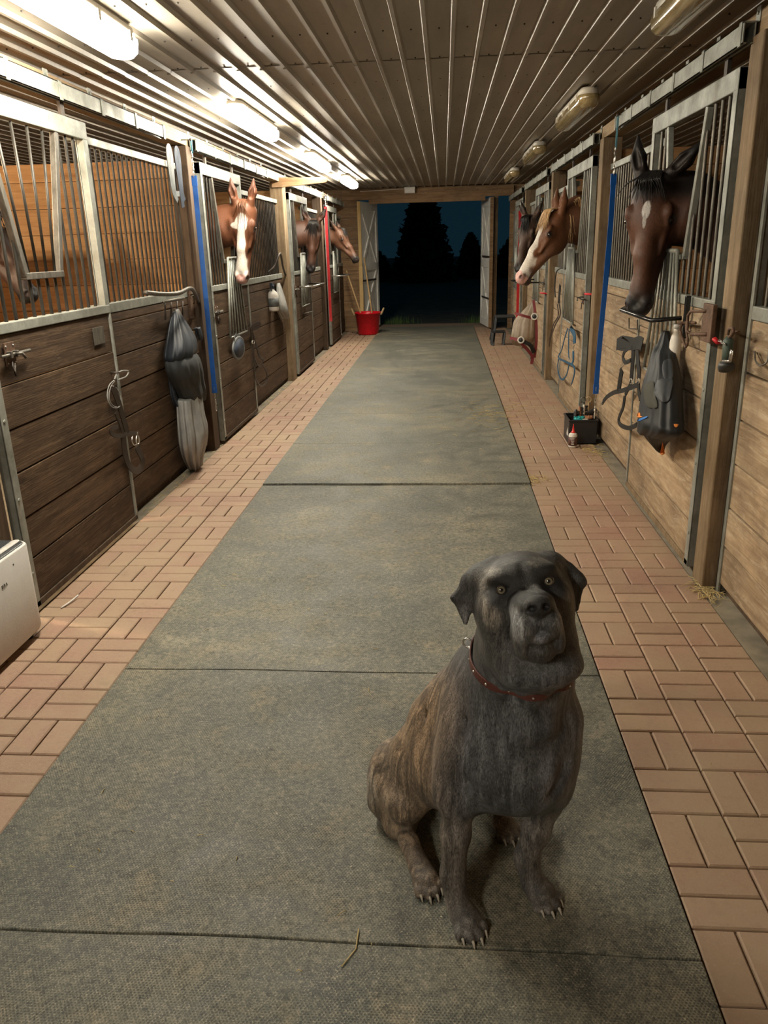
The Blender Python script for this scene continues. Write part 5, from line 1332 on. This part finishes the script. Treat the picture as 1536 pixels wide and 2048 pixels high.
# emergency light on the header
c = at(820, 381, 15.55); r = thing('wall_lamp', 'small white box lamp in the middle of the beam above the dark doorway', 'lamp', (c[0], 15.54, c[2])); mb = MB(); mb.box(c[0]-.10, c[0]+.10, 15.44, 15.55, c[2]-.055, c[2]+.06); link_mesh('case', mb, M['lamp_body'], r, bevel=.01)
mb = MB(); mb.box(c[0]-.08, c[0]+.08, 15.435, 15.442, c[2]-.04, c[2]+.03); link_mesh('lens', mb, M['white_plastic'], r, bevel=.004)
mb = MB(); mb.tube(smooth_path([(c[0]-.1, 15.53, c[2]+.03), (c[0]-.5, 15.53, c[2]+.02), (-1.55, 15.53, c[2]+.01)], 5), .006, 6); link_mesh('cable', mb, M['label_white'], r)

# ---- right side
XV = 1.165
def straps_r(*a, **k): return straps(*a, **k)
q = lambda pts: [(y, z, o) for (y, z, o) in pathpx(zp(1200, 640, 0, 7.315, 7.315, pts), 1.13)]
rh = straps('black_halter', 'black halter with a thick padded top, hung left of the black vest', 'halter', [
    ('padded_crown', 'black_web', .075, q([(240,360),(310,320),(400,330),(480,350),(560,330),(610,360)]), False),
    ('padded_crown', 'black_web', .045, q([(240,380),(320,400),(420,390),(500,380)]), False),
    ('cheek_strap', 'black_web', .038, q([(480,380),(475,560),(460,740),(450,860)]), False),
    ('cheek_strap', 'black_web', .034, q([(530,380),(545,560),(560,740),(560,860)]), False),
    ('throat_loop', 'black_web', .026, q([(400,420),(350,470),(330,560),(370,620),(440,590)]), False),
    ('flat_strap', 'black_web', .050, q([(315,730),(290,860),(265,1050)]), False),
    ('noseband', 'black_web', .030, q([(30,1215),(90,1130),(200,1060),(330,1030),(440,990),(540,950)]), False),
    ('chin_strap', 'black_web', .028, q([(450,900),(400,1020),(360,1100)]), False),
    ('chin_strap', 'black_web', .028, q([(555,900),(560,1040),(585,1160)]), False),
    ('long_loop', 'black_web', .028, q([(355,1120),(330,1280),(270,1440),(290,1530),(400,1580),(480,1560),(530,1530)]), False),
    ('buckle', 'chrome', -.0035, q([(430,870),(455,860),(460,920),(435,930)]), True), ('buckle', 'chrome', -.0035, q([(540,860),(565,860),(565,920),(540,920)]), True),
    ('snap', 'chrome', -.004, q([(350,650),(310,690),(275,730)]), False), ('snap', 'chrome', -.004, q([(40,1180),(20,1220),(5,1240)]), False)], 1.145, -1)
mb = MB(); mb.tube([ox(1246,672,1.19), ox(1244,676,1.10)], .005, 8); link_mesh('peg', mb, M['iron'], rh)
# wire hook left of the halter
mb = MB(); mb.tube([ox(1258,636,1.165), ox(1258,657,1.165), ox(1275,658,1.165), ox(1275,640,1.18)], .004, 6); tag(link_mesh('wire_hook', mb, M['iron']), 'bare iron hook above the black halter', 'hook')
# vest
XW = 1.155
r = thing('body_protector', 'black padded riding vest with grey panel, hung on the nearest right door', 'vest', (1.15, 4.2, 1.1))
drape('shell', 'vest', r, [row(1326,1338,662,XW,-1,.42), row(1315,1345,690,XW,-1,.42), row(1306,1350,705,XW,-1,.42), row(1298,1360,740,XW,-1,.42), row(1285,1364,780,XW,-1,.42), row(1278,1366,820,XW,-1,.42), row(1274,1366,850,XW,-1,.42), row(1272,1340,866,XW,-1,.42)], XW, -1, folds=7, amp=.006, seed=31)
drape('inner_lining', 'black_web', r, [row(1275,1362,845,XW,-1,.42), row(1280,1345,865,XW,-1,.42), row(1298,1332,885,XW,-1,.42), row(1318,1328,904,XW,-1,.42)], XW, -1, seed=32, amp=.008)
from mathutils.bvhtree import BVHTree
def patch(name, mat, pts, onto, parent, t=.004):
    """padded patch sewn on a hanging garment, following its surface"""
    mbs = LASTMB[onto]; bv = BVHTree.FromPolygons(mbs.v, mbs.f); cen = sum(np.array(mbs.v))/len(mbs.v)
    op = [np.array([u, v, 0.]) for u, v in pts]; op = smooth_path(op+[op[0]], 4)[:-1]; c = sum(op)/len(op)
    def hit(q_, off):
        dr = _n(RM @ np.array([q_[0]-768., q_[1]-1024., FPX])); h_ = bv.ray_cast(Vector((0,0,CAM_Z)), Vector(dr))
        p_ = np.array(h_[0]) if h_[0] is not None else np.array([0,0,CAM_Z]) + dr*(cen[1]/dr[1])
        return p_ - dr*off
    mb = MB(); rings = [[hit(c+(b_-c)*f, o_) for b_ in op] for f, o_ in ((1.0, -.012), (1.0, t*.3+.004), (.9, t*.8+.004), (.6, t+.004), (.25, t+.004))]
    mb.loft(rings); return link_mesh(name, mb, M[mat], parent)
zq = lambda pts: zp(1200, 640, 0, 7.315, 7.315, pts)
patch('grey_panel', 'vest_panel', zq([(930,600),(1000,570),(1060,610),(1065,850),(940,855),(910,700)]), 'shell', r)
patch('grey_panel', 'vest_panel', zq([(830,870),(1060,860),(1045,1050),(1000,1190),(900,1200),(800,1100),(790,1020)]), 'shell', r)
patch('mesh_pocket', 'olive_mesh', zq([(640,950),(780,900),(800,1080),(840,1200),(830,1290),(700,1280),(640,1130)]), 'shell', r, .006)
patch('orange_mark', 'orange', zq([(540,1380),(570,1350),(592,1375),(585,1400),(620,1412),(585,1425),(548,1422)]), 'shell', r, .003)
patch('blue_mark', 'sky_blue', zq([(540,1460),(680,1408),(685,1430),(560,1482)]), 'shell', r, .003)
patch('orange_trim', 'orange', zq([(1080,1520),(1150,1525),(1125,1570),(1090,1560)]), 'shell', r, .004)
patch('orange_trim', 'orange', zq([(915,1790),(935,1870),(945,1960),(880,1955)]), 'inner_lining', r, .004)
# hanging snap beyond the strap end, white jug behind the vest
c = ox(1352, 676, 1.15); c[2] -= .03; r = thing('white_jug', 'white plastic jug half hidden behind the top of the black vest', 'jug', (c[0], c[1], c[2]-.13)); b = c-np.array([0,0,.13])
mb = MB(); mb.lathe(b, [(.024,0),(.028,.015),(.028,.14),(.024,.165),(.014,.19),(.014,.21)], 18); link_mesh('body', mb, M['label_white'], r)
mb = MB(); mb.lathe(b+(0,0,.205), [(.017,0),(.017,.02)], 12); link_mesh('cap', mb, M['label_white'], r)
# big rusty latch at the near right door edge
r = thing('gate_latch', 'rusty brown drop latch bridging the nearest right door and its post', 'latch', (1.16, 3.7, 1.2))
def Y(u, v): return ox(u, v, 1.165)
zq2 = lambda a, b, o_=0: (lambda p: np.array([p[0]-o_, p[1], p[2]]))(ox(1340+a/7.837, 580+b/7.837, 1.165))
mb = MB(); mb.tube([zq2(400,690,.02), zq2(370,640,.03), zq2(385,400,.03), zq2(430,330,.03), zq2(640,330,.02)], .007, 8); mb.tube([zq2(400,690,.02), zq2(650,690,.02)], .009, 8); link_mesh('handle', mb, M['rust'], r)
mb = MB(); a, b = zq2(600,200), zq2(690,840); mb.box(1.145, 1.165, min(a[1],b[1]), max(a[1],b[1]), b[2], a[2]); link_mesh('plate', mb, M['rust'], r, bevel=.003)
mb = MB(); mb.tube(smooth_path([zq2(240,500,.01), zq2(260,620,.03), zq2(310,800,.03), zq2(350,890,.03), zq2(380,800,.03), zq2(360,620,.03), zq2(290,500,.01)], 5), .006, 8); link_mesh('loop', mb, M['rust'], r)
mb = MB(); mb.tube([zq2(150,515,.005), zq2(450,515,.015)], .007, 8); link_mesh('pin', mb, M['rust'], r)
# red tags clipped at the posts
for k, (a_, b_, lab) in enumerate(((at(1428,677,3.52), at(1437,686,3.50), 'small red tag clipped between the rusty latch and the green tool'), (at(1170,588,6.80), at(1190,589,6.74), 'short red clip on the post beside the right blue strap'), (at(1081,586,9.66), at(1092,587,9.60), 'short red clip on the post above the cream fly mask'))):
    mb = MB(); mb.tube([a_, b_], .013, 8, flat=.7); mb.tube([b_, (1.215, b_[1]-(.0 if k == 0 else .06), b_[2])], .003, 6); tag(link_mesh('red_tag', mb, M['red_web']), lab, 'tag', 'red tags on the right side')
# old green tool hanging on the near right post
zq3 = lambda a, b, x=1.175: ox(1340+a/7.837, 580+b/7.837, x)
r = thing('hanging_tool', 'old green metal-bodied tool hanging on the nearest right post', 'tool', zq3(930,650))
mb = MB(); mb.tube([zq3(925,740), zq3(915,800), zq3(900,960), zq3(885,1120)], [.012,.022,.020,.020], 14); link_mesh('body', mb, M['green_old'], r)
mb = MB(); mb.tube([zq3(885,1120), zq3(880,1190), zq3(885,1240), zq3(890,1265)], [.026,.034,.032,.014], 14); link_mesh('bell', mb, M['dark_grey_plastic'], r)
mb = MB(); mb.tube(smooth_path([zq3(905,700), zq3(930,615), zq3(985,605), zq3(985,680), zq3(930,745)], 5), .007, 8); mb.tube([zq3(1000,680,1.19), zq3(1040,650,1.18), zq3(1080,645,1.19), (1.212, 3.47, zq3(1040,690,1.2)[2])], .004, 6); link_mesh('hook', mb, M['rust'], r)
mb = MB(); mb.tube([zq3(965,940,1.15), zq3(930,1110,1.15)], .005, 6); mb.tube([zq3(830,1115,1.15), zq3(935,1115,1.15)], .006, 6); mb.tube([zq3(960,940,1.15), zq3(985,960,1.15), zq3(950,1130,1.15)], .0035, 6); link_mesh('bright_rod', mb, M['chrome'], r)
mb = MB(); chain(mb, zq3(770,790,1.15), zq3(860,850,1.15), 4, .008, .002); link_mesh('chain', mb, M['chrome'], r)
# double hook at the right edge
mb = MB()
for d in (0, .012): mb.tube(smooth_path([ox(1510,703,1.265-d), ox(1511,722,1.24-d), ox(1521,731,1.225-d), ox(1534,724,1.235-d), ox(1537,705,1.25-d)], 5), .0035, 6)
tag(link_mesh('bridle_hook', mb, M['bar']), 'bent double hook on the near right front, at the picture edge', 'hook')
# pale perforated board seen through the near right bars
mb = MB(); a = at(1514, 215, 3.35); 
mb.box(1.52, 1.56, 3.18, 3.24, .9, 2.12); tag(link_mesh('pine_upright', mb, M['pine']), 'orange pine upright seen through the bars at the right picture edge', 'board')

# blue halter on the right
q = lambda pts: pathpx(zp(1020, 520, 0, 5.39, 5.39, pts), 1.15)
rb = straps('blue_halter', 'teal-blue nylon halter hanging on the right door under the flaxen-maned horse', 'halter', [
    ('crown_strap', 'teal_web', .05, q([(660,730),(700,800),(705,900)]), False), ('crown_strap', 'teal_web', .03, q([(690,980),(690,1080),(670,1130)]), False),
    ('cheek_strap', 'teal_web', .018, q([(630,740),(595,850),(570,950),(550,1000)]), False), ('cheek_strap', 'teal_web', .016, q([(645,740),(640,850),(640,980),(645,1080)]), False),
    ('noseband', 'teal_web', .018, q([(540,1010),(535,1060),(620,1100),(690,1140),(705,1200),(690,1280),(670,1340)]), False),
    ('throat_loop', 'teal_web', .018, q([(535,1050),(522,1140),(535,1240),(575,1290),(620,1230),(645,1120)]), False),
    ('ring', 'chrome', -.005, q([(700,920),(690,960),(700,980)]), False), ('snap', 'chrome', -.005, q([(640,1050),(650,1090)]), False), ('snap', 'chrome', -.005, q([(565,950),(560,985)]), False)], 1.155, -1)
mb = MB(); mb.tube([ox(1140,655,1.19), ox(1142,653,1.10)], .006, 6); link_mesh('peg', mb, M['iron'], rb)
# dark hanging strap and hose between the doors
straps('lead_strap', 'dark looped strap hanging between the cream fly mask and the blue halter', 'strap', [
    ('strap', 'black_web', .05, q([(480,270),(470,400),(465,470)]), False), ('strap', 'brown_leather', .022, q([(470,470),(480,590),(430,700),(385,830),(365,930)]), False), ('strap', 'brown_leather', .018, q([(450,480),(460,600),(410,700),(370,860)]), False),
    ('cord', 'bristle_dark', -.007, q([(540,90),(480,95),(440,140),(425,300),(430,400)]), False)], 1.22, -1)
# cream fly mask with dark red trim
XM = 1.185
r = thing('fly_mask', 'cream mesh fly mask with dark red trim hanging on the right side', 'fly mask', (1.08, 9.72, 1.0))
drape('mesh', 'mesh_cream', r, [row(1062,1068,604,XM,-1,1.0), row(1048,1070,620,XM,-1,1.0), row(1030,1070,640,XM,-1,1.0), row(1025,1070,660,XM,-1,1.0), row(1022,1068,680,XM,-1,1.0), row(1026,1060,690,XM,-1,1.0)], XM, -1, seed=40, amp=.008)
mb = MB(); mb.strap(smooth_path([at(1067,600,9.62), at(1072,640,9.56), at(1073,680,9.56), at(1069,715,9.62)], 5), .03, .012, (-.2,-1,.1)); link_mesh('side_trim', mb, M['dark_red_trim'], r)
mb = MB(); mb.strap(smooth_path([at(1030,626,9.62), at(1045,631,9.54), at(1068,637,9.54)], 5), .03, .008, (-.2,-1,.1)); link_mesh('brow_trim', mb, M['dark_red_trim'], r)
mb = MB(); mb.strap(smooth_path([at(1020,676,9.64), at(1036,680,9.56), at(1046,690,9.56), at(1064,712,9.60), at(1063,728,9.62)], 5), .035, .010, (-.2,-1,.2)); link_mesh('nose_trim', mb, M['dark_red_trim'], r)
mb = MB(); mb.strap(smooth_path([at(1044,682,9.55), at(1060,690,9.55), at(1068,705,9.58)], 5), .045, .010, (-.2,-1,.2)); link_mesh('chin_strap', mb, M['black_web'], r)
for u, v in ((1069,633),(1042,680)):
    c = at(u, v, 9.53); mb = MB(); mb.lathe(c, [(.042,0),(.042,.010),(.026,.011),(.026,.004)], 18, ax=(-.2,-1,.1)); link_mesh('snap_disc', mb, M['label_white'], r)
    mb = MB(); mb.lathe(c+np.array([-.002,-.009,0]), [(.024,0),(.02,.008)], 14, ax=(-.2,-1,.1)); link_mesh('disc_centre', mb, M['black_plastic'], r)

# step stool
c = np.array([.93, 13.35, 0]); r = thing('step_stool', 'dark grey folding step stool on the pavers at the far right', 'stool', c)
mb = MB(); mb.box(.84, 1.16, 13.20, 13.50, .405, .435); link_mesh('top_step', mb, M['dark_grey_plastic'], r, bevel=.008)
mb = MB(); mb.box(.78, .99, 12.95, 13.17, .19, .215); mb.box(.78,.80,12.95,13.17,.14,.19); link_mesh('lower_step', mb, M['black_plastic'], r, bevel=.006)
for x in (.85, 1.15):
    for (ya, za, yb) in ((13.22,.41,12.90),(13.48,.41,13.72)):
        mb = MB(); mb.bar((x,ya,za), (x-.06 if x < 1 else x+.02, yb, .004), .035, .022); link_mesh('leg', mb, M['dark_grey_plastic'], r, bevel=.003)
for x, y in ((.79,12.96),(.98,12.96),(.79,13.16),(.98,13.16)):
    mb = MB(); mb.bar((x,y,.19), (x-.02,y-.04,.003), .03, .02); link_mesh('leg', mb, M['black_plastic'], r)

# tote box with grooming things
def tote():
    x0, x1, y0, y1 = 1.005, 1.225, 6.26, 6.54; r = thing('tote_box', 'black open tote box of grooming tools on the pavers at the right wall', 'tote', (1.11, 6.4, 0))
    z = .20; mb = MB(); t_ = .006
    def wall(a, b, zb=0.003, f=.012):
        a = np.array(a); b = np.array(b); mb.add([(a[0],a[1],zb),(b[0],b[1],zb),(b[0]*1.0,b[1],z),(a[0],a[1],z)], [(0,1,2,3)])
    for (a, b, c_, d) in ((x0,x0+t_,y0,y1),(x1-t_,x1,y0,y1),(x0,x1,y0,y0+t_),(x0,x1,y1-t_,y1)): mb.box(a, b, c_, d, .003, z)
    mb.box(x0, x1, y0, y1, .003, .012); link_mesh('bin', mb, M['black_plastic'], r, bevel=.004)
    mb = MB()
    for (a, b, c_, d) in ((x0-.008,x0+t_,y0-.008,y1+.008),(x1-t_,x1+.008,y0-.008,y1+.008),(x0,x1,y0-.008,y0+t_),(x0,x1,y1-t_,y1+.008)): mb.box(a, b, c_, d, z-.012, z+.003)
    link_mesh('rim', mb, M['black_plastic'], r, bevel=.003)
    mb = MB(); mb.add([(x0-.001,6.30,.07),(x0-.001,6.38,.07),(x0-.001,6.34,.13)], [(2,1,0)]); mb.box(x0-.002,x0-.0005,6.31,6.37,.06,.075); link_mesh('label_patch', mb, M['label_white'], r)
tote()
def brush(c, ax, L, W_, T_, hm, bm, lab, rot=0):
    r = thing('grooming_brush', lab, 'brush', c, 'grooming tools in the tote'); c = np.array(c, float); ax = _n(np.array(ax, float)); up = _n(np.cross(ax, (0.2,1,.1))); sd = np.cross(ax, up)
    mb = MB(); rings = []
    for t_, f in ((-.5,.3),(-.44,.8),(-.3,1),(.3,1),(.44,.8),(.5,.3)):
        rings.append([c+ax*L*t_+sd*W_/2*f*math.cos(a)+up*T_/2*math.sin(a)*f for a in np.linspace(0, 6.28, 16, endpoint=False)])
    mb.loft(rings); link_mesh('handle', mb, M[hm], r)
    mb = MB()
    for i in range(60):
        u_ = rnd.uniform(-.42,.42); v_ = rnd.uniform(-.42,.42)*(1-abs(u_)*.5); p_ = c+ax*L*u_+sd*W_*v_-up*T_*.3; mb.tube([p_, p_-up*(.022+rnd.uniform(0,.004))], .0022, 4)
    link_mesh('bristles', mb, M[bm], r)
brush((1.06,6.33,.215), (.1,.3,.95), .12, .07, .03, 'black_plastic', 'bristle_dark', 'round black brush at the left corner of the tote')
brush((1.10,6.36,.235), (.0,.5,.8), .12, .06, .025, 'brush_wood', 'bristle_dark', 'brush with a reddish wooden back in the tote')
brush((1.135,6.38,.24), (.05,.4,.9), .13, .065, .02, 'label_white', 'bristle_dark', 'white-backed brush standing in the tote')
brush((1.19,6.45,.215), (.75,.5,.35), .15, .07, .04, 'black_plastic', 'bristle_dark', 'large black brush at the right end of the tote')
brush((1.175,6.33,.205), (.9,.2,.1), .11, .045, .025, 'black_plastic', 'bristle_dark', 'low black brush lying across the tote')
for k, (cx, cy, cz, sc, mt, lab) in enumerate(((1.085,6.29,.205,.03,'teal_plastic','teal rubber curry comb at the front of the tote'), (1.16,6.29,.215,.022,'brush_wood','small tan sponge piece in the tote'))):
    mb = MB(); mb.ball((cx,cy,cz), sc, 10, (1.5,1,.7)); 
    for j in range(8): a = j*.785; mb.ball((cx+sc*1.2*math.cos(a), cy+sc*.8*math.sin(a), cz+sc*.5), sc*.25, 5)
    tag(link_mesh('grooming_piece', mb, M[mt]), lab, 'grooming tool', 'grooming tools in the tote')
mb = MB(); mb.obox((1.115,6.285,.208), (.035,.004,0), (-.003,.02,.004), (0,0,.003)); tag(link_mesh('folded_paper', mb, M['label_white']), 'small folded white paper on top of the tote', 'paper')
for k, (cx, cy) in enumerate(((1.145,6.50),(1.19,6.50))):
    r = thing('hoof_pick', ['wire-looped scissors handle standing in the tote, left one','tan-ringed tool handle standing in the tote, right one'][k], 'tool', (cx,cy,.18), 'grooming tools in the tote'); mb = MB(); mb.tube([(cx,cy,.12),(cx,cy,.30)], .006, 8); link_mesh('shaft', mb, M['rope_tan' if k else 'bar'], r)
    mb = MB(); mb.tube([(cx+.02*math.cos(a), cy, .32+.022*math.sin(a)) for a in np.linspace(0,6.28,16,endpoint=False)], .005, 6, closed=True); link_mesh('ring_handle', mb, M['rope_tan' if k else 'bar'], r)
# white bottle with the red tip standing before the tote
c = oz(1144, 893); c = np.array([c[0], c[1]-.02, 0]); r = thing('bottle', 'white bottle with brown label and red spout, standing before the tote', 'bottle', c)
mb = MB(); mb.lathe(c, [(.030,0),(.034,.006),(.034,.100),(.028,.112),(.018,.118)], 24); link_mesh('body', mb, M['label_white'], r)
mb = MB(); mb.lathe(c, [(.0345,.018),(.0347,.088)], 24); link_mesh('label', mb, M['label_brown'], r)
mb = MB(); mb.lathe(c+(0,0,.118), [(.017,0),(.017,.008),(.010,.012),(.008,.035),(.003,.062),(.002,.070)], 16); link_mesh('spout', mb, M['cap_red'], r)
mb = MB()
a0 = math.atan2(-c[1], -c[0])
for j, w_ in enumerate((.9,.7,.8,.5,.75)):   # lines of small print
    zz = .078-.012*j; n = 8; rr_ = .0352; an = [a0+.45*w_*(k/n-.5)*2 for k in range(n+1)]
    vs = [(c[0]+rr_*math.cos(a), c[1]+rr_*math.sin(a), zz) for a in an] + [(c[0]+rr_*math.cos(a), c[1]+rr_*math.sin(a), zz+.005) for a in an]
    mb.add(vs, [(k, k+1, n+2+k, n+1+k) for k in range(n)])
link_mesh('label_print', mb, M['label_white'], r)

# loose hay and straw
mb = MB()
def stalk(x, y, L, a, z=.021, r=.0016, bend=.2):
    p = [np.array([x+L*t*math.cos(a+bend*t), y+L*t*math.sin(a+bend*t), z+.004*math.sin(3*t)]) for t in (0,.33,.66,1)]; mb.tube(p, r, 4)
for i in range(130): x = rnd.gauss(.45,.20); y = rnd.gauss(7.45,.35); stalk(x, y, rnd.uniform(.03,.12), rnd.uniform(0,6.28), .021 if x < .58 else .004, .0013, rnd.uniform(-.8,.8))
for i in range(70): stalk(rnd.gauss(.75,.15), rnd.gauss(7.6,.5), rnd.uniform(.03,.10), rnd.uniform(0,6.28), .004, .0013, rnd.uniform(-.8,.8))
for i in range(110): stalk(rnd.gauss(1.215,.022), rnd.gauss(3.42,.05), rnd.uniform(.03,.09), rnd.uniform(0,6.28), .004, .0013, rnd.uniform(-.8,.8))
for i in range(110): stalk(rnd.gauss(1.17,.05), rnd.gauss(6.1,.22), rnd.uniform(.02,.08), rnd.uniform(0,6.28), .003, .0013, rnd.uniform(-.8,.8))
for i in range(60): stalk(rnd.gauss(.62,.05), rnd.gauss(5.25,.06), rnd.uniform(.02,.08), rnd.uniform(0,6.28), .004, .0014, rnd.uniform(-.8,.8))
for i in range(120): stalk(-1.90+rnd.gauss(0,.02), rnd.uniform(4.3,9.5), rnd.uniform(.02,.08), rnd.uniform(1.2,1.9), .003, .0013, rnd.uniform(-.6,.6))
for i in range(90): y = rnd.uniform(1.0,7); x = rnd.uniform(-1.2,1.15); stalk(x, y, rnd.uniform(.006,.03), rnd.uniform(0,6.28), .0075 if y < 5.1 else .021, .0012)
tag(link_mesh('loose_hay', mb, M['straw']), 'loose wisps of hay scattered on the mats and pavers', 'hay', kind='stuff')
mb = MB()
a, b, c_ = oz(683,1933,.009), oz(712,1897,.009), oz(717,1858,.012); mb.tube([a, b, c_], .0016, 6); tag(link_mesh('straw_stalk', mb, M['straw']), 'single bent straw lying on the mat left of the dog, near the lower seam', 'straw')
mb = MB(); a = oz(122,1216,.004); mb.tube(smooth_path([a, a+(.02,.06,.006), a+(.03,.12,.01)], 4), .004, 6); tag(link_mesh('wood_chip', mb, M['label_white']), 'curled white chip at the foot of the nearest left door', 'chip')
